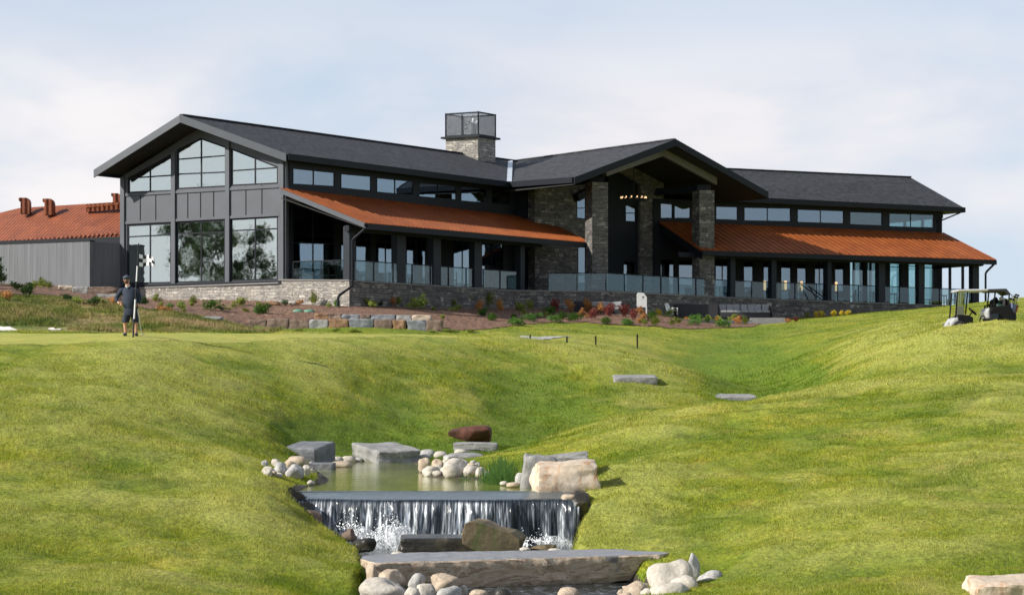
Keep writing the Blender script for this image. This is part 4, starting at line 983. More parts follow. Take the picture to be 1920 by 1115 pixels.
for i in range(5): basewall(edge[i] + (U * .02 if i == 0 else V((0, 0, 0))), edge[i + 1], hs_[i], hs_[i + 1], 'ledger_stone')
# glass railing
def railing(pts, hz, skip=()):
    rail = MB(); n = 0; ln = MB(); pans = []
    for i in range(len(pts) - 1):
        a, b = V(pts[i]), V(pts[i + 1]); L = (b - a).length; k = max(1, round(L / 1.75)); a.z = hz[i]; b.z = hz[i + 1]
        rail.bar(a + V((0, 0, 1.08)), b + V((0, 0, 1.08)), 0.06, 0.05)
        for j in range(k):
            p = a.lerp(b, j / k); q = a.lerp(b, (j + 1) / k); e = (q - p) * 0.012
            d = V((q.x - p.x, q.y - p.y, 0)).normalized(); n_ = V((d.y, -d.x, 0))
            pans.append((p + e, q - p - 2 * e, n_ * 0.014))
            rail.obox(p - d * .02, d * .04, n_ * .05, (0, 0, 1.06))
    r = rail.build('railing', 'dark_metal', club)
    for (o, d, n_) in pans: MB().obox(o + V((0, 0, .05)), d, n_, (0, 0, 1.0)).build('glass_panel', 'rail_glass', r)
ins = V((-0.2, 0.3, 0))
railing([B0 + VV * .4 + U * .15, C0 + U * .18 - VV * .1], [4.88, 4.9])
railing([C0 + U * .35, plLV.at(968, 0, -.15)], [4.88, 4.88])
railing([plLV.at(968, 0, -.15) + V((1.9, 1.6, 0)), edge[2] + ins, edge[3] + ins, plRV.at(1835, 0, -.12)], [4.86, 4.86, 4.82, 4.6])
for (a, b, Y) in (((985,545),(1012,515),125.5), ((1502,533),(1543,563),138.0), ((1512,533),(1548,560),138.4)):
    MB().tube([P(a[0], a[1], Y), P(b[0], b[1], Y)], 0.035, 6).build('stair_rail', 'dark_metal', club)
# downspouts
def pipe(pts, r=0.075): return MB().tube(pts, r, 8).build('downspout', 'dark_metal', club)
pipe([P(686,419,111.5), P(683,430,111.7), P(664,447,112.0), P(660.5,452,112.05), P(660.5,536,112.0), P(637,553,111.4), P(634,558,111.3), P(634,574,111.3)])
pipe([P(1866,489,144.4), P(1863,496,144.4), P(1850,509,144.0), P(1848,513,144.0), P(1848,585,144.0)])
pipe([P(1806,394,148.0), P(1800,399,148.0), P(1768,412,148.2), P(1757,415,148.2)], 0.05)
pipe([P(541,294,113.6), P(543,300,114.2), P(543,350,114.3)], 0.06)
pipe([P(955,346,129.7), P(950,352,131), P(925,357,133.0)], 0.05)
for x, y in ((1434,535),(1473,535),(1503,536),(1568,537)):
    p = plR.pt(x, y, .12); MB().box(p.x, p.y, p.z, .16, .1, .62).build('wall_lamp', 'warm_lamp', club, bevel=.03)
cam_ = MB(); q = P(1841, 496, 144); cam_.tube([q + V((-.2, 0, .3)), q], .03, 6); cam_.ell(q, (.14, .14, .1)); cam_.build('dome_camera', 'dark_metal', club)

# --- chandelier hanging in the porch
cc = P(1188, 374, 131.5)
chn = empty('chandelier', (cc.x, cc.y, cc.z), 'round wheel chandelier with lit warm bulbs hanging under the centre gable', 'chandelier')
ring = MB(); R0 = 0.78
ring.tube([(R0 * math.cos(a * math.pi / 16), R0 * math.sin(a * math.pi / 16), 0) for a in range(33)], 0.045, 6, False); ring.build('ring', 'dark_metal', chn)
MB().tube([(0, 0, 0.0), (0, 0, 1.9)], 0.025, 6).build('rod', 'dark_metal', chn)
sp = MB()
for a in range(3): sp.bar((-R0 * math.cos(a * 1.047), -R0 * math.sin(a * 1.047), 0), (R0 * math.cos(a * 1.047), R0 * math.sin(a * 1.047), 0), .03, .03)
sp.build('spokes', 'dark_metal', chn)
for a in range(14):
    t = a * 2 * math.pi / 14
    b_ = MB(); b_.ell((R0 * math.cos(t), R0 * math.sin(t), 0.12), (.04, .04, .06), 8, 6); b_.build('bulb', 'warm_lamp', chn)

# ------------------------------------------------------------------ annex with tiled roof, left edge
K = V((-23.17, 117.04, 0)); ax = empty('annex_building', (-28, 121, 4.0), 'grey board annex with an orange tiled roof at the left edge', 'building', frame=True)
AL = K - VV * 22
MB().obox(z2(K, 3.0), AL - K, U * .3, (0, 0, 4.25)).build('front_wall', 'grey_board', ax)
kr = K + U * 0.3; MB().obox(z2(kr, 3.0) , U * 2.1, -VV * .3, (0, 0, 4.24)).build('side_wall', 'grey_board', ax)
MB().obox(z2(K, 7.25) - U * .03 + VV * .03, AL - K, U * .4, (0, 0, .06)).build('parapet', 'dark_metal', ax)
MB().obox(z2(K + U * 3.2, 3.0), -VV * 24, U * .2, (0, 0, 4.7)).build('rear_wall', 'dark_metal', ax)
ea = P(236, 441, 121.3); eb = P(-500, 492, 139.0); ta = P(236, 377.5, 126.5); tm = P(36, 390, 130.5); tb = P(-40, 405, 132.5)
eb = ea + (P(0, 457.5, 127.0) - ea) * 2.6
tb = tm + (P(-5, 399.5, 131.0) - tm) * 12; tb.z = tm.z - 3.2
roofx = MB().prism([ea, ta, tm, eb.lerp(ea, .0)], (0, 0, -.16)).build('roof', 'orange_tile', ax)
MB().prism([eb, tm, tm + V((-8, 6, -2.3))], (0, 0, -.16)).build('roof', 'orange_tile', ax)
MB().obox(ea + V((0, 0, -.1)), eb - ea, (0, .12, 0), (0, 0, -.28)).build('gutter', 'dark_metal', ax)
d_ = (eb - ea).normalized(); rows = MB()
k = 0.0
while k < (eb - ea).length:
    p = ea + d_ * k + V((0, 0, .02)); rows.tube([p, p + V((-.05, .35, .13))], .10, 6); k += .36
rows.build('eave_tile', 'orange_tile', roofx)
rr = MB(); dd = (tm - ta).normalized()
for i in range(12):
    p = P(166, 391, 126.3).lerp(P(226, 386, 124.8), i / 11); rr.box(p.x, p.y, p.z, .22, .3, .42)
rr.bar(P(164, 388, 126.3), P(228, 382, 124.8), .34, .1); rr.build('snow_guard', 'orange_tile', roofx)
def cowl(px, py, Y, s=1.0):
    b = P(px, py, Y); mb = MB(); w = .62 * s
    prof = [(0, 0), (w, 0), (w, .75 * s), (w * .9, .95 * s), (w * .6, 1.08 * s), (-.12 * s, 1.08 * s), (-.12 * s, .88 * s), (0, .8 * s)]
    mb.prism([b + V((x - w / 2, 0, z - .3)) for x, z in prof], (0, .5 * s, 0)); return mb.build('roof_vent', 'orange_tile', ax, bevel=.03)
cowl(47, 392, 128.6, .92); cowl(92, 394, 127.3, .92); cowl(219, 380, 125.9, .8)
ORD = ['first', 'second', 'third', 'fourth', 'fifth', 'sixth', 'seventh', 'eighth', 'ninth', 'tenth', 'eleventh', 'twelfth']
PEND = []      # (object, base label, category, group, photo column)
def later(o, label, cat, group, px):
    PEND.append((o, label, cat, group, px)); return o
def flush_labels():
    by = {}
    for r in PEND: by.setdefault(r[1], []).append(r)
    for lab, rs in by.items():
        rs.sort(key=lambda r: r[4])
        for i, (o, l, c, g, px) in enumerate(rs):
            if len(rs) == 1: s = l
            else: s = l + (', %s from the left' % (ORD[i] if i < 12 else str(i + 1) + 'th') if i else ', leftmost of them')
            tag(o, s, c, g)
# ------------------------------------------------------------------ rocks
def ico(sub):
    import bmesh
    bm = bmesh.new(); bmesh.ops.create_icosphere(bm, subdivisions=sub, radius=1.0)
    vs = [v.co.copy() for v in bm.verts]; fs = [tuple(v.index for v in f.verts) for f in bm.faces]; bm.free(); return vs, fs
def cube_grid(n):
    idx = {}; vs = []; fs = []
    def vid(p):
        if p not in idx: idx[p] = len(vs); vs.append(V(tuple(2 * q / n - 1 for q in p)))
        return idx[p]
    for ax_ in range(3):
        for sd in (0, n):
            for i in range(n):
                for j in range(n):
                    q = []
                    for (a, b) in ((i, j), (i + 1, j), (i + 1, j + 1), (i, j + 1)):
                        p = [0, 0, 0]; p[ax_] = sd; p[(ax_ + 1) % 3] = a; p[(ax_ + 2) % 3] = b; q.append(vid(tuple(p)))
                    fs.append(tuple(q) if sd else tuple(q[::-1]))
    return vs, fs
ICO = {3: ico(3), 4: ico(4), 'c': cube_grid(16)}
def rock(name, loc, size, m, k=2.3, seed=0, rot=0.0, tilt=(0, 0), rough=0.10, cuts=0, sub=3, top=None):
    rs = random.Random(seed); off = V((rs.uniform(0, 99), rs.uniform(0, 99), rs.uniform(0, 99))); vs, fs = ICO['c' if k >= 5 else sub]; out = []
    if k >= 5: k = 16; cuts = max(cuts, 3)
    pl = []
    for _ in range(cuts):
        n = V((rs.uniform(-1, 1), rs.uniform(-1, 1), rs.uniform(-.6, 1))).normalized(); pl.append((n, rs.uniform(0.72, 0.92) if k < 5 else (abs(n.x) + abs(n.y) + abs(n.z)) * rs.uniform(.80, .93)))
    for v in vs:
        s = (abs(v.x) ** k + abs(v.y) ** k + abs(v.z) ** k) ** (-1 / k); p = v * s
        for n, d in pl:
            e = p.dot(n) - d
            if e > 0: p = p - n * e
        p = p * (1 + rough * 1.6 * noise.noise(p * 0.9 + off) + rough * 0.6 * noise.noise(p * 2.3 + off) + rough * 0.3 * noise.noise(p * 6 + off))
        out.append(V((p.x * size[0] / 2, p.y * size[1] / 2, p.z * size[2] / 2)))
    mb = MB(); mb.add(out, fs); o = mb.build(name, m, smooth=(k < 3.2))
    if k >= 3.2:
        o.data.shade_smooth()
        try: o.data.set_sharp_from_angle(angle=R_(26))
        except Exception: pass
    o.location = loc; o.rotation_euler = (tilt[0], tilt[1], rot); return o
cnt = [100]
def rk_(px, yb, w, h, Y, m, label, cat='rock', group=None, k=2.3, depth=None, name='rock', sink=0.18, **kw):
    """a rock that spans w x h photo pixels with its foot at row yb, standing at distance Y"""
    cnt[0] += 1
    if name == 'cobble' and 42.5 < Y < 58:
        g = ground_hit(px, yb, 42, 60)
        Y = g.y if g.z > POOL_H - .03 else POOL_H * F / (HY - yb - 1)
    W = w * Y / F; Hh_ = h * Y / F * (1 + sink); D = depth if depth else max(W * 0.8, 0.12)
    zb = (HY - yb) * Y / F
    o = rock(name, ((px - CX) * Y / F, Y, zb + h * Y / F / 2 - h * Y / F * sink / 2), (W, D, Hh_), m, k, seed=cnt[0], **kw)
    return later(o, label, cat, group, px)
gL = 'rounded cobbles on the left shore of the pool'; gR = 'rounded cobbles on the far right shore of the pool'; gF = 'rounded cobbles below the front slab'
for (px, yb, w, h, Y, m, d) in [(503,891,20,17,47.5,'rock_pale','pale'),(526,888,29,21,47.5,'rock_greypale','grey and white'),(517,874,17,13,49,'rock_pale','pale'),(558,877,43,23,49,'rock_tan','large rounded grey brown'),
        (545,879,19,14,48,'rock_tan','large rounded grey brown'),(553,895,34,23,46.6,'rock_greypale','grey and white'),(575,892,17,19,47,'rock_pale','pale'),(521,894,19,8,46.5,'rock_pale','pale'),(582,908,14,8,43.8,'rock_pale','pale')]:
    rk_(px, yb, w * 1.08, h * 1.08, Y, m, '%s cobble beside the pool below the slate block' % d, 'cobble', gL, name='cobble', rot=cnt[0] * .7, k=2.6, rough=.18, cuts=3)
for (px, yb, w, h, Y, m) in [(631,867,28,12,53.5,'rock_pale'),(653,868,28,14,53.5,'rock_pale'),(672,867,16,10,53.7,'rock_greypale')]:
    rk_(px, yb, w, h, Y, m, 'pale cobble between the two square blocks', 'cobble', 'cobbles between the two square blocks', name='cobble')
rk_(640, 876, 44, 12, 51.5, 'rock_tan', 'flat tan stone at the water edge between the square blocks', k=2.6)
for (px, yb, w, h, Y, m) in [(796,884,21,25,50,'rock_tan'),(808,891,31,18,49,'rock_pale'),(820,880,25,19,50,'rock_tan'),(820,893,16,11,48.4,'rock_pale'),(853,893,46,32,48.8,'rock_pale'),
        (834,889,19,15,48.6,'rock_pale'),(884,880,19,13,50,'rock_tan'),(884,892,31,19,48.6,'rock_pale'),(900,893,23,17,48,'rock_pale'),(866,874,26,12,51,'rock_pale'),(842,870,26,14,51.5,'rock_pale'),(912,894,16,10,47.6,'rock_greypale')]:
    rk_(px, yb, w * 1.06, h * 1.06, Y, m, '%s cobble in the pile left of the reeds' % ('tan' if m == 'rock_tan' else 'small pale' if w < 28 else 'large pale'), 'cobble', gR, name='cobble', rot=cnt[0], k=2.6, rough=.18, cuts=3)
for (px, yb, w, h, Y, m) in [(801,856,30,14,56.5,'rock_greypale'),(796,862,27,10,55.5,'rock_greypale'),(826,858,26,13,56,'rock_pale'),(864,851,24,10,57.5,'rock_pale'),(845,864,30,12,54.5,'rock_greypale')]:
    rk_(px, yb, w, h, Y, m, 'grey white cobble at the far tip of the pool', 'cobble', 'cobbles at the far tip of the pool', name='cobble')
rk_(872, 866, 72, 17, 54.5, 'rock_grey', 'long flat grey stone behind the cobble pile', k=3.5, depth=2.0, rough=.06)
for (px, yb, w, h, Y, m) in [(975,907,18,22,42.5,'rock_greypale'),(962,912,26,9,42.2,'rock_tan'),(945,909,16,8,43,'rock_pale'),(985,895,12,12,44,'rock_pale')]:
    rk_(px, yb, w, h, Y, m, 'small pale stone between the reeds and the grey slab', 'cobble', 'small stones by the reeds', name='cobble')
rs = random.Random(21)
for i in range(14):
    px, yb = rs.uniform(494, 585), rs.uniform(872, 893)
    rk_(px, yb, rs.uniform(9, 16), rs.uniform(7, 11), 48, rs.choice(['rock_pale', 'rock_greypale', 'rock_tan']), 'tiny cobble among the stones left of the pool', 'cobble', gL, name='cobble', rot=i, k=2.6, rough=.18, cuts=3)
for i in range(16):
    px, yb = rs.uniform(792, 915), rs.uniform(874, 895)
    rk_(px, yb, rs.uniform(9, 17), rs.uniform(7, 12), 49, rs.choice(['rock_pale', 'rock_greypale', 'rock_tan']), 'tiny cobble among the stones left of the reeds', 'cobble', gR, name='cobble', rot=i, k=2.6, rough=.18, cuts=3)
for i in range(12):
    px = rs.choice([rs.uniform(690, 880), rs.uniform(1165, 1300)]); 
    rk_(px, rs.uniform(1104, 1118), rs.uniform(14, 24), rs.uniform(11, 17), 30.2, rs.choice(['rock_pale', 'rock_greypale', 'rock_tan']), 'tiny cobble filling gaps in the piles below the slab', 'cobble', gF, name='cobble', rot=i, k=2.6, rough=.18, cuts=3)
# square blocks
rk_(578, 867, 74, 35, 52.8, 'rock_slate', 'dark slate square block left of the pool, flat on top', 'boulder', name='boulder', k=9, rough=.045, depth=1.5, rot=-.25, sub=4, tilt=(.09, 0))
rk_(602, 881, 52, 14, 50.2, 'rock_slate', 'flat dark stone at the water edge under the slate block', k=6, rough=.05, depth=.7)
rk_(724, 866, 92, 30, 54.8, 'rock_grey', 'grey square block at the back of the pool, pale top', 'boulder', name='boulder', k=9, rough=.06, depth=1.9, rot=.42, tilt=(.09, 0))
rk_(882, 830, 78, 31, 61.2, 'rock_red', 'dark red brown boulder on the bank behind the pool', 'boulder', name='boulder', k=4, rough=.12, cuts=5, depth=.9, tilt=(0, -.10), sub=4)
rk_(892, 846, 82, 17, 58.5, 'rock_grey', 'flat grey stone in front of the red boulder', 'rock', k=5, rough=.06, depth=1.1)
rk_(1010, 914, 62, 60, 42.4, 'rock_grey', 'tall grey stone leaning behind the beige block', 'boulder', name='boulder', k=5, rough=.09, cuts=4, depth=.9, tilt=(0, .12), sub=4)
rk_(1050, 872, 108, 20, 43.6, 'rock_grey', 'long grey slab lying on top of the bank behind the beige block', 'rock', k=5, rough=.06, cuts=2, depth=1.1, tilt=(0, -.10), sub=4)
rk_(1061, 922, 116, 55, 41.2, 'block_beige', 'big beige and ochre block at the right end of the waterfall lip', 'boulder', name='boulder', k=9, rough=.085, cuts=5, depth=1.0, rot=.08, tilt=(.06, 0))
# under and around the falls
ledge = MB(); n_l = 60
for i in range(n_l + 1):
    x = -4.35 + (5.85) * i / n_l
    for (y, z) in ((40.75, -2.47), (40.0, -2.42), (39.92, -2.45), (39.95, -2.7), (40.05, -3.6)):
        ledge.v.append((x, y + 0.10 * math.sin(x * 1.1) + .07 * math.sin(x * 3.1) + .06 * noise.noise(V((x * 2, z * 3, 0))), z + .012 * noise.noise(V((x * 3, y, 1)))))
for i in range(n_l):
    for j in range(4): a = i * 5 + j; ledge.f.append((a, a + 1, a + 6, a + 5))
o = ledge.build('rock_ledge', 'wet_rock', smooth=True); tag(o, 'dark wet rock ledge behind the curtain of falling water', 'rock ledge')
rk_(1085, 965, 46, 44, 40.2, 'wet_rock', 'dark wet rock in the shade at the right end of the falls', k=3.5, cuts=3, depth=.6, rough=.15)
rk_(1068, 938, 30, 12, 40.15, 'rock_tan', 'small tan stone on the right end of the lip', k=3)
rk_(585, 981, 36, 26, 38.9, 'rock_brown', 'brown stone at the left foot of the falls in the grass', k=3.2, cuts=3, rough=.15)
rk_(540, 960, 30, 30, 40.1, 'wet_rock', 'dark wet rock under the grass at the left end of the lip', k=3.2, cuts=3, rough=.15)
for (px, yb, w, h, Y, m) in [(655,1012,30,22,38.0,'rock_brown'),(682,1030,44,22,37.6,'wet_rock'),(1020,1034,52,14,36.8,'moss_rock')]:
    rk_(px, yb, w, h, Y, m, 'wet brown stone at the foot of the falls', 'rock', 'wet stones at the foot of the falls', k=3.4, cuts=6, rough=.18)
rk_(862, 1040, 222, 36, 37.4, 'wet_rock', 'wide flat wet rock shelf in front of the falls', k=8, rough=.04, depth=.9, sub=4)
# wedge shaped mossy rock
wg = MB(); Yw = 37.0
prof = [(866,1000),(872,980),(884,976),(905,980),(930,990),(958,998),(975,1010),(977,1038),(905,1040),(868,1020)]
wg.prism([P(x, y, Yw - .35) for x, y in prof], (0, .75, 0))
o = wg.build('boulder', 'moss_rock', bevel=.02); tag(o, 'wedge shaped mossy brown rock in front of the falls', 'boulder')
for v in o.data.vertices:
    if v.co.y > Yw and v.co.z > -2.9: v.co.x += .12
    v.co += V((.03, .03, .02)) * noise.noise(v.co * 3)
for (px, yb, w, h, Y) in [(745,1042,24,9,35.2),(1040,1034,26,7,35.6),(985,1032,20,7,35.8)]:
    rk_(px, yb, w, h, Y, 'rock_pale', 'small white stone lying behind the front slab', 'cobble', 'white stones behind the front slab', name='cobble')
# the long front slab bridging the stream
def front_slab():
    mb = MB(); nx, nr = 90, 14; vs = []
    for i in range(nx + 1):
        t = i / nx; px = 676 + (1276 - 676) * t
        yb = np.interp(px, [676, 760, 1000, 1276], [1041, 1035, 1031, 1026.5]); yf = np.interp(px, [676, 700, 860, 1060, 1240, 1276], [1047, 1054, 1050, 1044, 1039, 1030])
        zt = -2.78 + 0.0; Yb = zt * F / (HY - yb); Yf = zt * F / (HY - yf)
        th = float(np.interp(px, [676, 700, 760, 880, 1090, 1190, 1240, 1276], [.10, .20, .36, .45, .45, .38, .26, .08])) * (1 + .10 * noise.noise(V((px * .02, 3, 0))))
        X = lambda Y: (px - CX) * Yf / F
        nz_ = .05 * noise.noise(V((px * .03, 0, 5))); a = .05 * noise.noise(V((px * .014, 7, 5)))
        ring = [(Yf + nz_, zt), (Yf - .015 + nz_, zt - .02), (Yf - .01 + nz_ + a, zt - th * .25), (Yf + .04 + nz_ - a, zt - th * .5), (Yf + .03 + a * 1.5, zt - th * .75), (Yf + .10, zt - th), (Yf + .5, zt - th * 1.05), (Yb - .1, zt - th), (Yb, zt - .1), (Yb, zt)]
        for (Y, z) in ring: vs.append((X(Y), Y + .025 * noise.noise(V((px * .11, z * 9, 2))), z + .008 * noise.noise(V((px * .04, Y * 2, 9)))))
    k = 10; fs = [(i * k + j, (i + 1) * k + j, (i + 1) * k + (j + 1) % k, i * k + (j + 1) % k) for i in range(nx) for j in range(k)]
    fs += [tuple(range(k)), tuple(range(nx * k, nx * k + k))[::-1]]
    mb.add(vs, fs); o = mb.build('stone_slab', 'slab_stone'); 
    import bmesh
    bm = bmesh.new(); bm.from_mesh(o.data); bmesh.ops.recalc_face_normals(bm, faces=bm.faces); bm.to_mesh(o.data); bm.free()
    o.data.shade_smooth(); o.data.set_sharp_from_angle(angle=R_(40))
    tag(o, 'long flat stone slab bridging the stream in the foreground', 'stone slab')
front_slab()
for (px, yb, w, h, Y, m) in [(737,1096,54,30,30.6,'rock_tan'),(697,1090,22,34,31.0,'rock_tan'),(717,1122,86,40,29.5,'rock_pale'),(784,1109,36,36,30.2,'rock_greypale'),(832,1106,58,32,30.0,'rock_tan'),
        (798,1120,32,30,29.4,'rock_pale'),(838,1130,54,30,28.8,'rock_greypale'),(772,1128,38,26,29.0,'rock_pale')]:
    rk_(px, yb, w, h, Y, m, '%s cobble under the left end of the slab' % ('tan' if m == 'rock_tan' else 'pale'), 'cobble', gF, name='cobble', k=2.7, rot=cnt[0], rough=.20, cuts=3)
for (px, yb, w, h, Y, m) in [(1258,1106,80,54,29.8,'rock_pale'),(1299,1088,26,46,30.6,'rock_greypale'),(1331,1102,50,32,30.2,'rock_greypale'),(1194,1126,54,36,29.4,'rock_tan'),(1252,1130,74,36,28.9,'rock_pale'),(1214,1124,26,22,29.2,'rock_pale'),(1284,1106,44,30,29.4,'rock_pale'),(1172,1128,30,18,29.0,'rock_tan')]:
    rk_(px, yb, w, h, Y, m, '%s cobble under the right end of the slab' % ('tan' if m == 'rock_tan' else 'white' if m == 'rock_pale' else 'grey white'), 'cobble', gF, name='cobble', k=2.7, rough=.20, cuts=3)
rk_(1067, 1120, 42, 20, 30.6, 'rock_tan', 'small tan stone in the water below the slab', 'cobble', name='cobble')
rk_(898, 1118, 34, 14, 30.6, 'rock_tan', 'flat tan stone in the water left of the black rock', 'cobble', name='cobble')
rk_(942, 1126, 32, 26, 30.0, 'wet_rock', 'black wet rock in the water below the slab', name='rock')
rk_(1886, 1140, 136, 56, 26.3, 'block_beige', 'pale tan flat topped block cut by the bottom right corner', 'boulder', name='boulder', k=5, cuts=3, rough=.10, tilt=(.05, 0))
for (px, py, w, h, lab) in ((1190, 712, 82, 12, 'flat pale stone slab on the far side of the mound'), (1377, 748, 76, 12, 'flat pale stone slab where the mound meets the right hill')):
    g = ground_hit(px, py, 76 if px < 1300 else 66, 95)
    rk_(px, py + 4, w, h, g.y, 'rock_grey', lab, 'stone slab', name='stone_slab', k=6, rough=.03, depth=1.8, sink=.8, tilt=(.05, 0))
# retaining wall of boulders below the mulch bed
bw = 'boulders stacked as a low retaining wall'
lower = [(105,228,370,435,'brown'),(228,380,362,452,'brown'),(385,520,370,457,'brown'),(522,652,370,457,'grey'),(655,792,365,457,'rust'),(797,965,365,450,'blue'),(972,1095,370,457,'brown'),(1097,1187,372,457,'rust'),(1195,1328,375,457,'blue'),(1330,1440,375,457,'brown')]
upper = [(560,655,325,368,'rust'),(655,742,325,370,'brown'),(745,868,330,368,'blue'),(870,945,330,368,'brown'),(950,1118,332,372,'blue'),(1122,1232,335,378,'grey'),(1230,1360,335,380,'tan')]
nm = {'brown': 'brown', 'grey': 'dark grey', 'rust': 'rust coloured', 'blue': 'blue grey', 'tan': 'tan'}
for course, lst, Y in (('bottom', lower, 103.6), ('top', upper, 104.3)):
    for (x0, x1, y0, y1, c) in lst:
        rk_(440 + (x0 + x1) / 2 / 3.692, 500 + y1 / 3.692 + 1, (x1 - x0) / 3.692 * 1.03, (y1 - y0) / 3.692 * 1.08, Y, 'rock_' + c, '%s boulder in the %s course of the retaining wall' % (nm[c], course), 'boulder', bw, k=7, rough=.07, cuts=2, depth=1.0, name='boulder', sink=.1)
rk_(398, 601, 42, 8, 99.5, 'rock_grey', 'flat grey stone half buried at the mulch edge left of the boulder wall', k=4, depth=.8)
rk_(511, 573, 28, 9, 111.5, 'rock_rust', 'yellow ochre stone at the foot of the base wall', k=3)
rk_(548, 570, 18, 5, 112, 'rock_pale', 'small pale flat stone against the base wall', k=3)
for (x0, x1, y0, y1, c) in [(112,139,537,554,'tan'),(115,141,552,566,'brown'),(140,168,539,556,'grey'),(167,222,539,553,'brown'),(142,180,554,567,'brown'),(180,224,552,567,'grey')]:
    rk_((x0 + x1) / 2, y1, (x1 - x0) * 1.03, (y1 - y0) * 1.08, 110.5, 'rock_' + c, '%s boulder in the low wall before the grey annex' % nm[c], 'boulder', 'boulders before the grey annex', k=7, rough=.07, cuts=2, depth=1.0, name='boulder', sink=.1)
for px in (559, 580):
    g = ground_hit(px, 585, 104, 113); mb = MB(); mb.ell((0, 0, .02), (.30, .22, .13), 14, 6)
    o = mb.build('valve_cover', 'valve_green', smooth=True); o.location = g; later(o, 'small round pale green cover in the mulch above the boulder wall', 'valve cover', 'valve covers in the mulch', px)

# ------------------------------------------------------------------ shrubs
def leaves(mb, c, r, n, s, rs, flat=False, shell=.55):
    for _ in range(n):
        d = V((rs.gauss(0, 1), rs.gauss(0, 1), rs.gauss(0, 1))).normalized(); q = rs.uniform(shell, 1.0) * (1 + .25 * math.sin(d.x * 5 + d.z * 7))
        p = V((c[0] + d.x * r[0] * q, c[1] + d.y * r[1] * q, c[2] + d.z * r[2] * q))
        a = V((rs.gauss(0, 1), rs.gauss(0, 1), rs.gauss(0, 1))).normalized(); b = a.orthogonal().normalized(); L = s * rs.uniform(.6, 1.4)
        mb.add([p - a * L, p + b * L * .45, p + a * L, p - b * L * .45], [(0, 1, 2, 3)])
def shrub_proto(kind, seed):
    rs = random.Random(seed); mb = MB()
    if kind == 'juniper':
        for k in range(6):
            a = rs.uniform(0, 6.28); leaves(mb, (math.cos(a) * .28, math.sin(a) * .28, .22 + rs.uniform(-.05, .1)), (.30, .30, .20), 90, .05, rs)
        m = 'leaf_juniper'
    elif kind == 'clump':
        for k in range(8):
            a = rs.uniform(0, 6.28); r = rs.uniform(0, .32); leaves(mb, (math.cos(a) * r, math.sin(a) * r, .4 + rs.uniform(-.12, .3)), (.20, .20, .18), 55, .055, rs)
        for k in range(10):
            a = rs.uniform(0, 6.28); mb.tube([(0.05 * math.cos(a), .05 * math.sin(a), 0), (math.cos(a) * .3, math.sin(a) * .3, .5)], .012, 3)
        m = 'leaf_green'
    else:
        for k in range(6):
            a = rs.uniform(0, 6.28); r = rs.uniform(0, .24); leaves(mb, (math.cos(a) * r, math.sin(a) * r, .36 + rs.uniform(-.1, .22)), (.24, .24, .22), 70, .055, rs)
        for k in range(8):
            a = rs.uniform(0, 6.28); mb.tube([(0.05 * math.cos(a), .05 * math.sin(a), 0), (math.cos(a) * .3, math.sin(a) * .3, .5)], .012, 3)
        m = 'leaf_green'
    return mb
PROTO = {}
KIND = {'juniper': ('juniper', 'leaf_juniper', 'low dark green mounded shrub'), 'yg': ('clump', 'leaf_green', 'feathery yellow green shrub'), 'or': ('clump', 'leaf_orange', 'orange brown shrub'),
        'red': ('round', 'leaf_red', 'red leaved shrub'), 'yel': ('round', 'leaf_yellow', 'bright yellow round shrub'), 'dk': ('clump', 'leaf_dark', 'dark green upright shrub')}
def shrub(kind, px, py, w, h):
    form, m, desc = KIND[kind]; var = int(px * 7) % 3; key_ = (kind, var)
    Yr = (80, 130) if px < 250 else (97, 128)
    if px > 1500: Yr = (132, 139.5)
    elif px > 1100: Yr = (112, 131)
    g = ground_hit(px, py, *Yr)
    if key_ not in PROTO: o = shrub_proto(form, 50 + var * 7 + len(kind)).build('shrub', m); PROTO[key_] = o
    else: o = PROTO[key_].copy(); col.objects.link(o)
    W = 1.45 * w * g.y / F; Hh = 1.5 * h * g.y / F; bh = {'juniper': .48, 'clump': .88, 'round': .80}[form]; bwid = {'juniper': 1.1, 'clump': .98, 'round': .95}[form]
    o.location = g + V((0, 0, -.02)); o.scale = (W / bwid, W / bwid, Hh / bh); o.rotation_euler = (0, 0, px)
    if px < 112: where = 'before the grey annex'
    elif px < 250: where = 'behind the golfer'
    elif px < 530: where = 'below the big gable windows'
    elif px < 700: where = 'at the corner of the base wall'
    elif px < 965: where = 'along the left veranda wall'
    elif px < 1195: where = 'before the left sofa'
    elif px < 1260: where = 'below the white board'
    elif px < 1460: where = 'before the long grey sofa'
    else: where = 'at the foot of the right base wall'
    later(o, desc + ' ' + where, 'shrub', desc + 's in the mulch bed', px); return o
s = 3.692
for k, x, y, w, h in [('juniper',195,328,85,50),('yg',40,275,80,45),('or',435,272,60,35),('yg',545,272,60,75),('yg',672,262,60,65),('or',800,275,55,50),('yg',935,280,80,50),('yg',992,275,60,70),
        ('or',1095,280,60,60),('yg',1130,280,50,55),('or',1182,280,50,65),('yg',1235,302,80,65),('yg',1300,300,85,85),('dk',1432,285,80,80),('yg',1500,292,60,50),('yg',1525,315,70,40),('dk',1510,270,60,50),('yg',1595,292,75,70),
        ('dk',1660,290,60,65),('or',1690,315,60,60),('yg',1755,292,80,85),('or',1832,300,60,60),('dk',1850,275,60,60),('or',1905,280,50,50),('juniper',1755,375,80,40),('juniper',1918,388,50,30),('yg',1440,370,40,35),
        ('yg',440,455,70,22),('yg',690,456,70,24),('yg',830,456,80,22),('yg',1370,457,70,20),('yg',1490,457,80,24),('yg',1640,458,70,22),('dk',350,275,60,40)]:
    shrub(k, 440 + x / s, 500 + y / s, w / s, h / s)
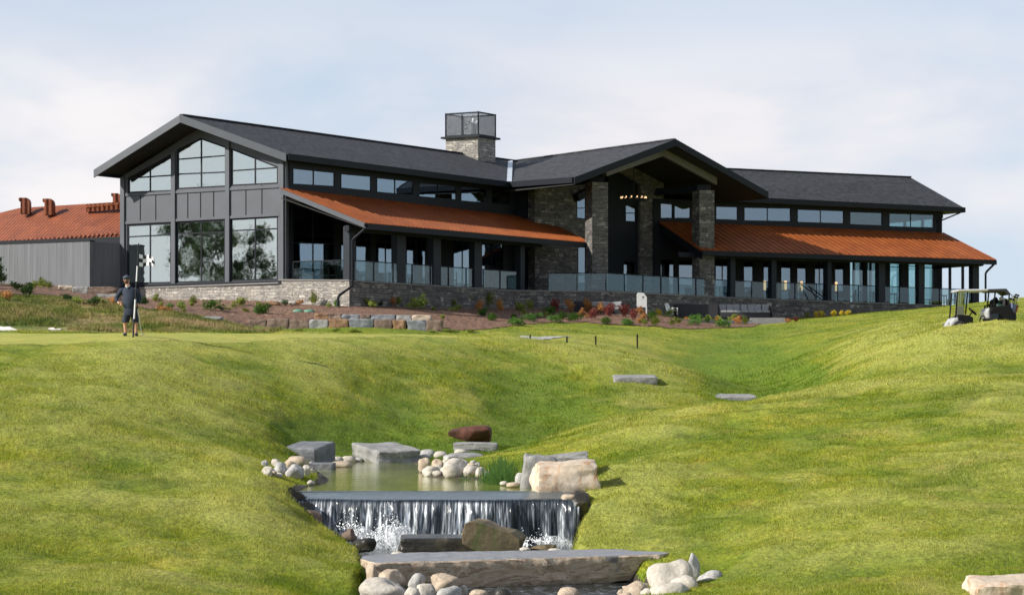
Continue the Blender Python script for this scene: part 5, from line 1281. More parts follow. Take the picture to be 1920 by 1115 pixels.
for k, x, y, w, h in [('juniper',100,408,100,38),('juniper',195,380,80,40),('juniper',245,358,70,30),('juniper',322,333,88,44),('juniper',395,363,80,36),('juniper',375,388,80,40),('juniper',508,380,85,42),('juniper',697,400,82,40),
        ('juniper',895,408,88,38),('juniper',1020,374,78,48),('juniper',1335,375,85,34),('juniper',1335,408,90,36),('juniper',1535,422,92,40),
        ('yg',135,314,70,52),('yg',200,308,60,58),('or',62,282,60,50),('red',375,315,66,72),('red',532,312,48,60),('or',480,322,64,72),('or',600,322,70,76),('or',682,332,76,66),('red',638,368,76,64),
        ('red',750,346,72,72),('red',800,322,56,56),('red',855,348,76,64),('red',912,372,60,60),('or',885,300,40,50),('yel',1090,338,44,38),('yg',1160,345,60,44),('yel',1270,347,54,42),('yel',1370,348,48,36),('yel',1440,342,42,32),
        ('yg',1065,414,80,54),('yg',1180,408,50,36),('yg',1225,400,60,40),('yg',1430,380,60,36),('yg',1500,384,60,36),('yg',1610,386,80,44),('yg',1690,404,50,46),('or',1640,400,60,34),('or',560,345,50,44),('or',960,330,50,44)]:
    shrub(k, 940 + x / s, 500 + y / s, w / s, h / s)
for k, x, y, w, h in [('yel',485,452,38,36),('yel',522,451,44,36),('yel',600,450,48,32),('yel',655,448,34,30),('yel',700,446,42,28),('yg',415,458,40,30),('red',340,455,40,26),('or',290,460,50,22)]:
    shrub(k, 1400 + x / s, 480 + y / s, w / s, h / s)
for k, x, y, w, h in [('juniper',400,583,30,15),('juniper',491,589,22,12),('dk',34,546,24,14),('yg',62,545,16,14),('yg',78,542,20,16),('yg',92,543,16,12),('dk',4,534,20,16),('dk',50,560,26,22),('yg',294,568,16,14),('yg',340,582,20,14),('yg',362,575,18,16),
        ('yg',450,573,22,12),('dk',128,565,22,10),('yg',145,572,24,12),('dk',176,575,26,14),('yg',190,572,20,12),('or',215,575,24,14),('dk',270,572,20,12),('or',310,588,24,12),('or',14,565,26,14)]:
    shrub(k, x, y, w, h)

# small young plants between the bigger shrubs
rs = random.Random(12)
for i in range(46):
    px = rs.uniform(455, 1400) if i < 36 else rs.uniform(285, 455)
    lo, hi = (572, 588) if px < 830 else (580, 604)
    if px > 1180: lo, hi = 600, 612
    if px < 455: lo, hi = 575, 590
    k_ = rs.choice(['yg', 'yg', 'yg', 'dk', 'or', 'juniper'] if px < 1000 or px > 1150 else ['yg', 'red', 'or', 'juniper'])
    shrub(k_, px, rs.uniform(lo, hi), rs.uniform(9, 15), rs.uniform(6, 12))
# reeds at the pool
rs = random.Random(3); rb = MB()
for _ in range(420):
    u = rs.gauss(0, .5); px = 940 + u * 34; Y = rs.uniform(43.0, 46.5); x = (px - CX) * Y / F; h = rs.uniform(.25, .62) * (1 - .35 * abs(u)); l = rs.gauss(0, .07)
    z = POOL_H - .02; w = .010
    rb.add([(x - w, Y, z), (x + w, Y, z), (x + w * .7 + l * .4, Y, z + h * .6), (x + l, Y + .02, z + h), (x - w * .7 + l * .4, Y, z + h * .6)], [(0, 1, 2, 4), (4, 2, 3)])
for _ in range(160):
    px = rs.uniform(862, 975); Y = rs.uniform(44.5, 47.5); x = (px - CX) * Y / F; h = rs.uniform(.08, .24); l = rs.gauss(0, .05); w = .009; z = POOL_H - .02
    rb.add([(x - w, Y, z), (x + w, Y, z), (x + l, Y, z + h)], [(0, 1, 2)])
tag(rb.build('reeds', 'leaf_reed'), 'clump of tall green reeds standing in the pool edge', 'reeds', kind='stuff')

# marker stakes on the lawn
for (px, y0, y1, Y) in ((994, 627, 636, 97), (1063, 630, 648, 91), (1117, 629, 637, 97.5), (1195, 626, 642, 99)):
    g = H1((px - CX) * Y / F, Y); zt = (HY - y0) * Y / F; mb = MB(); x = (px - CX) * Y / F
    mb.tube([(x, Y, min(g, zt - .3) - .1), (x, Y, zt - .03), (x, Y, zt)], [.035, .035, .02], 8)
    later(mb.build('stake', 'leaf_dark' if False else 'black_plastic'), 'thin dark marker stake on the lawn beyond the mound', 'stake', 'marker stakes on the lawn', px)

# ------------------------------------------------------------------ patio furniture
def wbox(mb, c, s, rz=0):
    q = Matrix.Rotation(rz, 3, 'Z'); o = V(c) - q @ V((s[0] / 2, s[1] / 2, 0))
    mb.obox(o, q @ V((s[0], 0, 0)), q @ V((0, s[1], 0)), (0, 0, s[2])); return mb
def sofa(px0, px1, ytop, ybot, Y, label, dark_left=0.0, n=7):
    x0, x1 = (px0 - CX) * Y / F, (px1 - CX) * Y / F; zb = (HY - ybot) * Y / F; H = (ybot - ytop) * Y / F
    r = empty('sofa', ((x0 + x1) / 2, Y, zb), label, 'sofa'); w = x1 - x0
    b = MB(); wbox(b, (0, 0, .05), (w, .95, .30)); wbox(b, (0, .42, .05), (w, .12, H * .8)); b.build('frame', 'wicker', r, bevel=.02)
    if dark_left: b = MB(); wbox(b, (-w / 2 - dark_left / 2, -.45, .05), (dark_left, .14, H * .86)); wbox(b, (-w / 2 - dark_left + .1, -.1, .05), (.14, 1.1, H * .86)); b.build('side_frame', 'wicker', r, bevel=.02)
    for s_ in (-1, 1): a = MB(); wbox(a, (s_ * (w / 2 - .06), 0, .05), (.12, .95, H * .62)); a.build('armrest', 'wicker', r, bevel=.02)
    cw = (w - .26) / n
    for i in range(n):
        x = -w / 2 + .13 + cw * (i + .5)
        c = MB(); wbox(c, (x, -.05, .352), (cw * .97, .8, .14)); c.build('seat_cushion', 'cushion_grey', r, bevel=.04)
        c = MB(); wbox(c, (0, 0, 0), (cw * .95, .16, .50)); o = c.build('back_cushion', 'cushion_grey', r, bevel=.05); o.location = (x, .27, H * .94 - .50); o.rotation_euler = (-.22, .06 * math.sin(i * 2.3), 0)
    return r
PH = (HY - 602) * 131 / F
sofa(1345, 1446, 568, 597, 131.0, 'long dark sofa with a row of grey cushions on the lower patio', 2.6, 7)
sofa(1105, 1172, 563, 592, 124.2, 'grey sofa behind the red shrubs left of the white board', 0.9, 3)
wl_ = MB()
def patio():
    pts = [P(1060, 597, 123.0), P(1060, 592, 134), P(1470, 592, 134), P(1462, 606, 129.5), P(1240, 604, 125.5)]
    for p in pts: p.z = PH
    o = MB().prism(pts, (0, 0, -.5)).build('patio', 'concrete'); o['kind'] = 'structure'
patio()
st_ = empty('steps', P(1432, 607, 128.0), 'grey stone steps at the right end of the long sofa', 'steps')
for i in range(4):
    mb = MB(); wbox(mb, (i * .12, i * .36, -.45), (2.7 - i * .2, .40, .45 + .13 * i)); mb.build('step', 'cap_stone', st_, bevel=.015)
# white board with clipped top and a small dark emblem
def board_sign():
    Y = 126.4; r = empty('board', P(1203, 590, Y), 'white upright board with a clipped top and tiny dark bird mark', 'board'); k = Y / F
    out = [(-9, 14), (10, 14), (10, 33), (4, 41), (-7, 41.5), (-9, 38)]
    MB().prism([(x * k, 0, y * k) for x, y in out], (0, .06, 0)).build('panel', 'white_paint', r, bevel=.01)
    for x in (-8, 9): mb = MB(); wbox(mb, (x * k, .03, -.1), (.07, .07, 14.5 * k + .1)); mb.build('leg', 'white_paint', r)
    e = MB(); e.add([(.02, -.006, 33.5 * k), (.10, -.006, 35 * k), (.16, -.006, 33 * k), (.10, -.006, 31.5 * k), (.04, -.006, 28 * k), (.07, -.006, 32 * k)], [(0, 1, 2, 3), (0, 3, 4, 5)]); e.build('emblem', 'flag_black', r)
board_sign()
def adirondack(px, yb, Y, label, rz):
    r = empty('garden_chair', P(px, yb, Y), label, 'chair'); q = Matrix.Rotation(rz, 3, 'Z')
    b = MB()
    for i in range(5):
        x = -.24 + .12 * i; b.obox(V((x - .05, .25, .3)), V((.1, 0, 0)), V((0, .02, 0)), V((0, .28, .72 - abs(i - 2) * .05)))
    b.build('backrest', 'white_paint', r)
    s_ = MB(); s_.obox((-.3, -.3, .36), (.6, 0, 0), (0, .58, -.08), (0, 0, .03)); s_.build('seat', 'white_paint', r)
    for x in (-.34, .34):
        a = MB(); wbox(a, (x, 0, .56), (.12, .75, .03)); a.build('armrest', 'white_paint', r)
        for y in (-.3, .3): l = MB(); wbox(l, (x, y, 0), (.05, .08, .56)); l.build('leg', 'white_paint', r)
    r.rotation_euler = (0, 0, rz); r.scale = (.72, .72, .72)
adirondack(1260, 590, 128.8, 'white slatted garden chair at the left end of the long sofa', .9)
# dining sets on the deck
def deck_chair():
    r = empty('dining_chair', (0, 0, 0)); s_ = MB(); wbox(s_, (0, 0, .44), (.5, .5, .05)); s_.build('seat', 'dark_metal', r)
    b = MB(); wbox(b, (0, .24, .56), (.48, .04, .36)); b.build('backrest', 'dark_metal', r)
    for x in (-.22, .22):
        for y in (-.22, .24): l = MB(); wbox(l, (x, y, 0), (.045, .045, .92 if y > 0 else .44)); l.build('leg', 'dark_metal', r)
    return r
def deck_table():
    r = empty('dining_table', (0, 0, 0)); s_ = MB(); wbox(s_, (0, 0, .72), (.95, .95, .04)); s_.build('tabletop', 'dark_metal', r)
    for x in (-.42, .42):
        for y in (-.42, .42): l = MB(); wbox(l, (x, y, 0), (.05, .05, .72)); l.build('leg', 'dark_metal', r)
    return r
dc, dt = deck_chair(), deck_table(); fc_, ft_ = True, True
tbl = [plRV.at(px, 0) - plRV.n * dd for px, dd in ((1790, 1.6), (1700, 1.8), (1605, 1.8), (1500, 1.8), (1410, 1.7))] + [plLV.at(px, 0) - plLV.n * 1.7 for px in (700, 790, 865)]
for i, p in enumerate(tbl):
    px = CX + p.x / p.y * F; zd = 4.82 if i > 4 else 4.72 - max(0, (p.x - 14)) * .0105
    t = dt if i == 0 else copy_tree(dt); t.location = (p.x, p.y, zd); later(t, 'dark square dining table behind the glass railing', 'table', 'dining tables on the deck', px)
    for j, (dx, dy, rz) in enumerate(((-.85, 0, 1.57), (.85, 0, -1.57)) if i else ((-.85, 0, 1.57), (.85, 0, -1.57), (0, .85, 0))):
        c = dc if (i == 0 and j == 0) else copy_tree(dc); c.location = (p.x + dx, p.y + dy, zd); c.rotation_euler = (0, 0, rz)
        later(c, 'dark dining chair behind the glass railing', 'chair', 'dining chairs on the deck', px + dx)

# ------------------------------------------------------------------ the golfer
def skin_obj(name, pts, edges, m, parent, root=0, sub=2):
    me = bpy.data.meshes.new(name); me.from_pydata([p[0] for p in pts], edges, []); me.update()
    o = bpy.data.objects.new(name, me); col.objects.link(o)
    md = o.modifiers.new('skin', 'SKIN'); md.use_smooth_shade = True
    sv = me.skin_vertices[0].data
    for i, p in enumerate(pts):
        r = p[1]; sv[i].radius = (r, r) if not isinstance(r, tuple) else r; sv[i].use_root = (i == root)
    s2 = o.modifiers.new('subd', 'SUBSURF'); s2.levels = sub; s2.render_levels = sub
    me.materials.append(M[m]); o.parent = parent; return o
def golfer():
    Y = 66.0; x0 = (244 - CX) * Y / F; z0 = H1(x0, Y)
    r = empty('person', (x0, Y, z0), 'bearded man in navy sweater, shorts and cap standing hand on hip', 'person')
    k = 1 / 60.6; q = lambda px, py, y=0.0: (((px - 244) * k), y, (627 - py) * k)
    pts = [(q(245, 576), (.12, .10)), (q(245, 560), (.14, .12)), (q(244, 545), (.15, .10)), (q(242, 539), (.08, .06)), (q(239.5, 532), .06), (q(238, 526), .075), (q(237.3, 521), .092), (q(237.5, 517.5), .07),
           (q(232, 542), .05), (q(224, 547), .05), (q(217.5, 556, .02), .052), (q(222, 563, -.10), .042), (q(227, 567, -.17), .035),      # 8-12 right arm to hip
           (q(252, 542), .05), (q(259, 548), .05), (q(261.5, 557, .02), .05), (q(260.5, 565, -.06), .038), (q(258, 570, -.10), .033),     # 13-17 left arm
           (q(238, 586), .08), (q(235, 600), .07), (q(234.5, 610, .03), .062), (q(235.5, 622, .03), .04), (q(236, 626, 0), .038), (q(235, 626.2, -.12), .035),
           (q(252, 586), .08), (q(254.5, 600), .07), (q(255, 610, .03), .062), (q(254.5, 622, .03), .04), (q(254.5, 626, 0), .038), (q(256, 626.2, -.12), .035)]
    ed = [(0,1),(1,2),(2,3),(3,4),(4,5),(5,6),(6,7),(3,8),(8,9),(9,10),(10,11),(11,12),(3,13),(13,14),(14,15),(15,16),(16,17),(0,18),(18,19),(19,20),(20,21),(21,22),(22,23),(0,24),(24,25),(25,26),(26,27),(27,28),(28,29)]
    body = skin_obj('body', pts, ed, 'skin', r)
    # fingers
    for (c, s_) in ((V(q(227, 567, -.17)), 1), (V(q(258, 570, -.10)), -1)):
        f = MB()
        for i in range(4):
            a = c + V((s_ * .01, -.02, .02 - i * .018)); L = (.075, .085, .08, .06)[i]
            f.tube([a, a + V((s_ * L * .5, -.015, -.01)), a + V((s_ * L, .01, -.03))], [.0095, .009, .007], 6)
        f.tube([c + V((0, -.02, .02)), c + V((s_ * .02, -.045, .05)), c + V((s_ * .05, -.05, .06))], [.011, .010, .008], 6); f.build('fingers', 'skin', body, smooth=True)
    def loft(mb, rings, n=14):
        o_ = len(mb.v)
        for (c, rx, ry) in rings:
            for t in range(n): mb.v.append((c[0] + rx * math.cos(2 * math.pi * t / n), c[1] + ry * math.sin(2 * math.pi * t / n), c[2]))
        for s_ in range(len(rings) - 1):
            for t in range(n): mb.f.append((o_ + s_ * n + t, o_ + s_ * n + (t + 1) % n, o_ + (s_ + 1) * n + (t + 1) % n, o_ + (s_ + 1) * n + t))
    sw = MB(); loft(sw, [(q(245, 577), .20, .17), (q(245, 572), .225, .20), (q(245, 562, -.02), .245, .225), (q(244.5, 552), .235, .19), (q(243.5, 544), .255, .165), (q(242.5, 539), .235, .13), (q(241.5, 536), .13, .10), (q(240.5, 533), .075, .075)])
    sw.tube([q(233, 539.5), q(228, 542), q(223, 548), q(217.5, 556, .02), q(219.5, 560.5, -.05), q(222.5, 563.5, -.11)], [.075, .088, .078, .066, .058, .05], 10)
    sw.tube([q(251, 539.5), q(256, 542.5), q(259.5, 548), q(261.7, 557, .02), q(261, 562, -.03), q(260, 566.5, -.07)], [.075, .085, .075, .063, .057, .05], 10)
    sw.build('sweater', 'navy_knit', r, smooth=True)
    sh = MB(); loft(sh, [(q(245, 575), .205, .175), (q(245, 583), .215, .185), (q(245, 588), .20, .17)])
    loft(sh, [(q(239, 584), .12, .15), (q(237, 592), .118, .13), (q(235.5, 601.5), .105, .115)]); loft(sh, [(q(251, 584), .12, .15), (q(252.5, 592), .118, .13), (q(254.3, 601.5), .105, .115)])
    sh.build('shorts', 'navy_shorts', r, smooth=True)
    c = MB(); hc = V(q(237.3, 520.5)); c.ell(hc + V((0, 0, .035)), (.108, .118, .095), 16, 10); c.obox(hc + V((-.085, -.20, .035)), (.17, 0, 0), (0, .12, .02), (0, 0, .016)); c.build('cap', 'cap_grey', r, smooth=True)
    b = MB(); b.ell(hc + V((0, -.045, -.088)), (.07, .055, .06), 12, 8); b.build('beard', 'hair', r, smooth=True)
    n_ = MB(); n_.ell(hc + V((0, -.098, -.03)), (.015, .02, .024), 8, 6); n_.build('nose', 'skin', r, smooth=True)
    for s_ in (-1, 1):
        e = MB(); e.ell(hc + V((s_ * .032, -.083, -.008)), (.014, .01, .008), 8, 6); e.build('eye', 'flag_black', r, smooth=True)
        e = MB(); e.ell(hc + V((s_ * .092, .01, -.03)), (.012, .022, .03), 8, 6); e.build('ear', 'skin', r, smooth=True)
    m_ = MB(); m_.ell(hc + V((0, -.10, -.072)), (.026, .008, .006), 8, 6); m_.build('mouth', 'bag_red', r, smooth=True)
    cl = MB(); cl.tube([V(q(239.8, 533.8, -.06)) + V((-.06, 0, .01)), V(q(239.8, 536.8, -.15)), V(q(239.8, 533.8, -.06)) + V((.06, 0, .01))], .018, 6); cl.build('collar', 'collar_white', r, smooth=True)
    for x, d in ((235.5, -.01), (255, .02)):
        s_ = MB(); p = V(q(x, 626)); s_.ell(p + V((d, -.05, .035)), (.06, .155, .055), 12, 8); s_.build('shoe', 'shoe', r, smooth=True)
    # putter, held in the left hand
    h = V(q(258, 568, -.12)); t = V(q(267.5, 624.5, -.15)); pr = empty('golf_club', V((x0, Y, z0)) + h, 'slim steel golf club hanging from the golfer\'s hand to the green', 'golf club')
    d = t - h; MB().tube([(0, 0, .0), d * .9, d], [.009, .007, .006], 6).build('shaft', 'steel', pr); MB().tube([-d * .06, d * .16], .014, 8).build('grip', 'rubber', pr)
    hb = MB(); hb.box(d.x + .04, d.y, d.z + .01, .11, .03, .035); hb.build('club_head', 'steel', pr, bevel=.005)
golfer()
def flagstick():
    Y = 65.2; b = P(249.5, 628, Y); b.z = H1(b.x, b.y); t = P(260, 456, Y - .15); r = empty('flagstick', b, 'striped black and white flagstick leaning beside the golfer, chequered flag flying', 'flagstick')
    d = t - b; cuts_ = [0, .20, .405, .595, .76, 1.0]; cs = ['flag_black', 'flag_white', 'flag_black', 'flag_white', 'flag_black']
    for i in range(5): MB().tube([d * cuts_[i], d * cuts_[i + 1]], .026 - .002 * i, 8).build('pole_section', cs[i], r)
    # chequered cloth: 5 x 3 cells, waving, drooping to the right
    k = Y / F; nx, ny = 30, 18; base = P(261, 476, Y - .13) - b
    def fp(u, v): return base + V((u * 30 * k, .10 * math.sin(u * 5.2), -(v * (23 - 7 * u) + 9 * u * u + 1.5 * math.sin(u * 7)) * k))
    cells = {'flag_white': MB(), 'flag_black': MB()}
    for i in range(nx):
        for j in range(ny):
            a = (i * 5 // nx + j * 3 // ny) % 2
            u0, u1, v0, v1 = i / nx, (i + 1) / nx, j / ny, (j + 1) / ny
            ctr = 0.38 < u0 < .62 and .3 < v0 < .6
            m = 'flag_black' if (a and not ctr) else 'flag_white'
            if ctr and .42 < u0 < .58 and .4 < v0 < .5: m = 'flag_black'
            cells[m].add([fp(u0, v0), fp(u1, v0), fp(u1, v1), fp(u0, v1)], [(0, 1, 2, 3)])
    f = cells['flag_white'].build('flag', 'flag_white', r); cells['flag_black'].build('flag_checks', 'flag_black', f)
flagstick()

# ------------------------------------------------------------------ golf cart, seen from its left side, nose to the left
def cart():
    Y = 78.4; x0 = (1842 - CX) * Y / F; g = H1(x0, Y); zb = min(g, (HY - 618) * Y / F); k = Y / F
    r = empty('golf_cart', (x0, Y, (HY - 619) * Y / F), 'white golf cart with pale roof half hidden by the grass rise', 'golf cart')
    q = lambda px, py, y=0.0: V(((px - 1842) * k, y, (619 - py) * k)); hw = .58
    def ex(pts, y0, y1, m, name, bev=.02):
        return MB().prism([q(a, b, y0) for a, b in pts], (0, y1 - y0, 0)).build(name, m, r, bevel=bev)
    ex([(1773,616),(1775,608),(1782,598),(1790,594),(1792,600),(1792,618)], -hw, hw, 'cart_white', 'front_cowl', .05)
    ex([(1791,618),(1791,594),(1796,590),(1812,592),(1819,596),(1819,616)], -hw * .95, hw * .95, 'black_plastic', 'dashboard')
    ex([(1771,619),(1776,612),(1786,613),(1790,619)], -hw * .9, hw * .9, 'black_plastic', 'bumper')
    ex([(1817,616),(1820,606),(1836,604),(1862,606),(1864,614),(1820,618)], -hw, hw, 'cart_white', 'floor_panel', .03)
    ex([(1849,612),(1848,585),(1853,577),(1868,574),(1884,572),(1892,580),(1897,600),(1897,614)], -hw, hw, 'black_plastic', 'rear_body', .05)
    ex([(1844,598),(1843,586),(1846,579),(1850,577),(1851,598)], -hw * .95, hw * .95, 'cart_white', 'seat_base', .04)
    ex([(1852,590),(1852,582),(1878,580),(1878,588)], -hw * .9, hw * .9, 'wicker', 'seat', .04)
    ex([(1874,588),(1876,562),(1880,562),(1881,588)], -hw * .9, hw * .9, 'wicker', 'seat_back', .04)
    ex([(1788,548),(1790,543.5),(1846,542.5),(1848,547)], -hw * 1.05, hw * 1.05, 'cart_white', 'roof', .05)
    ex([(1846,543),(1880,542),(1889,553),(1884,554),(1876,548),(1848,548)], -hw * 1.05, hw * 1.05, 'wicker', 'bag_canopy', .02)
    for s_ in (-1, 1):
        y = s_ * hw * .92
        for a, b in (((1786, 598), (1790, 547)), ((1816, 588), (1820, 547)) if s_ > 0 else ((1786, 597), (1790, 547.5)), ((1856, 590), (1860, 546)), ((1884, 592), (1886, 552))):
            MB().tube([q(*a, y), q(*b, y)], .028, 6).build('roof_strut', 'black_plastic', r)
    MB().prism([q(1787, 573, -hw * .85), q(1790, 549, -hw * .85), q(1816, 549, hw * .85), q(1813, 573, hw * .85)], (0.015, .015, 0)).build('windshield', 'windshield', r)
    fold = MB().prism([q(1787, 592, -hw * .85), q(1787, 573, -hw * .85), q(1812, 573, hw * .85), q(1812, 592, hw * .85)], (0.02, .02, 0)); fold.build('folded_screen', 'fold_glass', r)
    w = MB(); cc = q(1821, 584, -.25); ax1, ax2 = V((.12, 0, .12)), V((0, .19, 0))
    w.tube([cc + V((.13 * math.cos(t) , .18 * math.sin(t), -.12 * math.cos(t))) for t in [i * math.pi / 10 for i in range(21)]], .02, 6, False); w.tube([cc, q(1812, 596, -.25)], .022, 6)
    for t in (0, 2.1, 4.2): w.tube([cc, cc + V((.13 * math.cos(t), .18 * math.sin(t), -.12 * math.cos(t)))], .014, 5)
    w.build('steering_wheel', 'black_plastic', r, smooth=True)
    a = MB(); a.tube([q(1830, 603, -hw), q(1833, 594, -hw), q(1838, 592, -hw), q(1841, 598, -hw), q(1841, 604, -hw)], .024, 6); a.build('grab_rail', 'black_plastic', r)
    for px in (1792, 1872):
        for s_ in (-1, 1):
            c = q(px, 613, s_ * (hw - .02)); t = MB(); t.tube([c + V((0, -.1, 0)), c + V((0, -.08, 0)), c + V((0, .08, 0)), c + V((0, .1, 0))], [.19, .225, .225, .19], 20)
            wh = t.build('wheel', 'rubber', r, smooth=False); t = MB(); t.tube([c + V((0, -.115, 0)), c + V((0, .115, 0))], .11, 14); t.build('rim', 'steel', wh)
    l = MB(); l.ell(q(1774.5, 607, -hw * .8), (.05, .09, .05), 10, 6); l.build('headlight', 'windshield', r); l = MB(); l.ell(q(1774.5, 607, hw * .8), (.05, .09, .05), 10, 6); l.build('headlight', 'windshield', r)
    ex([(1850,600),(1850,590),(1864,588),(1866,598)], -hw * 1.12, -hw * 1.02, 'post_metal', 'side_basket', .01)
    for (px, py, y, rr) in ((1858, 570, -.2, .13), (1868, 566, .15, .15), (1884, 570, -.1, .16), (1890, 576, .2, .16)):
        v = MB(); v.ell(q(px, py, y), (rr * .8, rr, rr * 1.3), 12, 8); v.build('stowed_gear', 'black_plastic', r, smooth=True)
    for y in (-.52, .52): t = MB(); t.tube([q(1850, 590, y), q(1853, 572, y), q(1860, 570, y), q(1864, 586, y)], .03, 6); t.build('hip_rail', 'black_plastic', r)
    # two golf bags strapped on the back: things of their own
    for i, (px, y, m, lab) in enumerate(((1893, -.3, 'bag_blue', 'blue and black golf bag strapped upright behind the cart'), (1900, .28, 'bag_red', 'dark red golf bag leaning outward behind the cart'))):
        bp = V(r.location) + q(px, 611, y); b = empty('golf_bag', bp, lab, 'golf bag')
        t = V((.04 + .08 * i, 0, .80)); t0 = V((-.12, 0, 0)); MB().tube([t0, t0.lerp(t, .15), t0.lerp(t, .9), t], [.12, .15, .145, .155], 12).build('bag_body', m, b, smooth=True)
        MB().ell(t0.lerp(t, .4) + V((.10, -.10, 0)), (.08, .08, .2), 10, 8).build('pocket', 'black_plastic', b, smooth=True)
        for j in range(6):
            a_ = j * 1.05; s0 = t + V((math.cos(a_) * .08, math.sin(a_) * .08, -.05)); e = s0 + V((.03 * math.cos(a_) + .03, .02 * math.sin(a_), .22 + .07 * (j % 3)))
            c = MB(); c.tube([s0, e], .008, 5); c.ell(e + V((.02, 0, .02)), (.05, .035, .04) if j % 2 else (.03, .02, .03), 8, 6); c.build('club_top', 'black_plastic' if j % 2 else 'steel', b)
    for (px, py, m, rr, lab) in ((1872, 575, 'bag_green', (.2, .16, .15), 'dark green bundle on the cart seat'), (1876, 560, 'collar_white', (.10, .10, .08), 'white cap shape hung at the back of the cart seat')):
        p = V(r.location) + q(px, py, -.2); v = MB(); v.ell((0, 0, 0), rr, 14, 10); o = v.build('bundle', m, smooth=True); o.location = p
        for vv in o.data.vertices: vv.co *= 1 + .35 * noise.noise(vv.co * 9)
        tag(o, lab, 'bundle')
cart()

# ------------------------------------------------------------------ trees mirrored in the gable glass, standing left of the view, and one at the left edge
def tree(loc, h, rad, seed, label, narrow=False, m='leaf_tree', n=6500, ls=.085):
    rs = random.Random(seed); r = empty('tree', loc, label, 'tree'); t = MB(); cr = MB()
    top = V((rs.uniform(-.2, .2), rs.uniform(-.2, .2), h * .92)); t.tube([(0, 0, -.3), V((0, 0, 0)).lerp(top, .4), top], [.035 * h * .5, .02 * h * .5, .02], 8)
    for k in range(16):
        z = rs.uniform(.22, .88) * h; a = rs.uniform(0, 6.28); L = rad * (1.1 - z / h) * rs.uniform(.7, 1.2) + .3
        e = V((math.cos(a) * L, math.sin(a) * L, z + L * (.45 if not narrow else .1))); t.tube([V((0, 0, z)), e], [.05, .015], 5)
        for q_ in range(3):
            c = V((0, 0, z)).lerp(e, rs.uniform(.4, 1.05)); s_ = rad * rs.uniform(.26, .46); leaves(cr, c, (s_, s_, s_ * .8), n // 48, ls, rs, shell=.2)
    t.build('trunk', 'bark', r, smooth=True); cr.build('crown', m, r); return r
names = ['nearest the annex', 'tallest of them', 'small and slim', 'farthest left', 'nearest the green', 'broad crowned']
for i, (x, y, h, rd) in enumerate(((-36, 108.5, 7.5, 2.0), (-40.5, 103.5, 9, 2.6), (-33.5, 104.5, 6.0, 1.6), (-45, 101.0, 8, 2.4), (-31.0, 98.5, 6.5, 1.7), (-38, 96, 8, 2.2))):
    t = tree((x, y, H1(x, y) - .1), h, rd, 30 + i, 'leafy tree mirrored in the gable windows, ' + names[i])
    t['group'] = 'trees left of the clubhouse'
tt = P(-10, 530, 104); tree((tt.x - .2, tt.y, H1(tt.x, tt.y)), 1.9, .6, 77, 'small dark conifer cut by the left edge before the annex', True, 'leaf_dark', 2600, .06)

# ------------------------------------------------------------------ grass blades on the lawn
def grass():
    rs = np.random.RandomState(5); Nn = 1250000
    px = rs.uniform(-60, 1980, Nn); L = rs.uniform(math.log(25.5), math.log(136), Nn); Y = np.exp(L)
    X = (px - CX) / F * Y
    keep = rs.rand(Nn) < np.clip(1.25 - (Y - 25) / 110, .3, 1)
    keep &= green_mask(X, Y) < .3
    m = (Y < 62)
    d = np.full(Nn, 9.0); d[m] = segdist(X[m], Y[m], pool_cut); keep &= d > .12
    d2 = np.full(Nn, 9.0); d2[m] = segdist(X[m], Y[m], basin_poly); keep &= d2 > .10
    keep &= ~(bed_mask(X, Y) & (Y > 97)) & ~((Y > 124) & (px < 1440)); keep &= ~(path_mask(X, Y)) & ~((Y > 81.5) & (px < 520))
    X, Y, px, d = X[keep], Y[keep], px[keep], np.minimum(d, d2)[keep]; n = len(X); h0 = lookup(X, Y); dr = lookup(X, Y, 'd')
    clump = vnoise(X * 1.3, Y * 0.9, 31) + .6 * vnoise(X * 3.1, Y * 2.2, 32)
    frg = .35 + .65 * sstep((np.abs(Y - np.interp(px, [-400, 250, 500, 870], [61.8, 63, 71, 85.5])) - 1) / 9.0 + (px > 900)); frg = np.where((Y > 96), .55, frg)
    H = (0.024 + 0.0005 * (Y - 25)) * frg * rs.uniform(.5, 1.5, n) * (1 + 1.3 * np.clip(clump, -.5, .8)) * (1 + 1.4 * np.exp(-d / .35))
    fc = ((Y > 54) & (Y < 93) & (px > 430) & (px < 1480) & (h0 < 1.0)).astype(float)
    H = H * (1 + fc * 2.6 * np.clip(vnoise(X * 1.5, Y * 1.0, 35) + .5 * vnoise(X * 3.7, Y * 2.4, 36) - .02, 0, .6))
    w = (0.0036 + 0.00011 * (Y - 25)) * rs.uniform(.7, 1.4, n)
    a = rs.uniform(0, 2 * np.pi, n); la = rs.uniform(0, 2 * np.pi, n); ln = H * rs.uniform(.2, 1.1, n)
    cx, sx = np.cos(a) * w, np.sin(a) * w
    v = np.stack([np.stack([X - cx, Y - sx, h0 - .01], -1), np.stack([X + cx, Y + sx, h0 - .01], -1), np.stack([X + np.cos(la) * ln, Y + np.sin(la) * ln, h0 + H], -1)], 1).reshape(-1, 3)
    me = bpy.data.meshes.new('grass'); me.vertices.add(3 * n); me.vertices.foreach_set('co', v.ravel()); me.loops.add(3 * n); me.loops.foreach_set('vertex_index', np.arange(3 * n, dtype=np.int32))
    me.polygons.add(n); me.polygons.foreach_set('loop_start', np.arange(0, 3 * n, 3, dtype=np.int32)); me.polygons.foreach_set('loop_total', np.full(n, 3, np.int32)); me.update(calc_edges=True)
    at = me.attributes.new('dry_and_shading', 'FLOAT', 'POINT'); at.data.foreach_set('value', np.repeat(dr, 3).astype(np.float32))
    me.materials.append(M['grass_blade']); o = bpy.data.objects.new('grass', me); col.objects.link(o); tag(o, 'short green and straw coloured grass blades over the lawn', 'grass', kind='stuff')
grass()
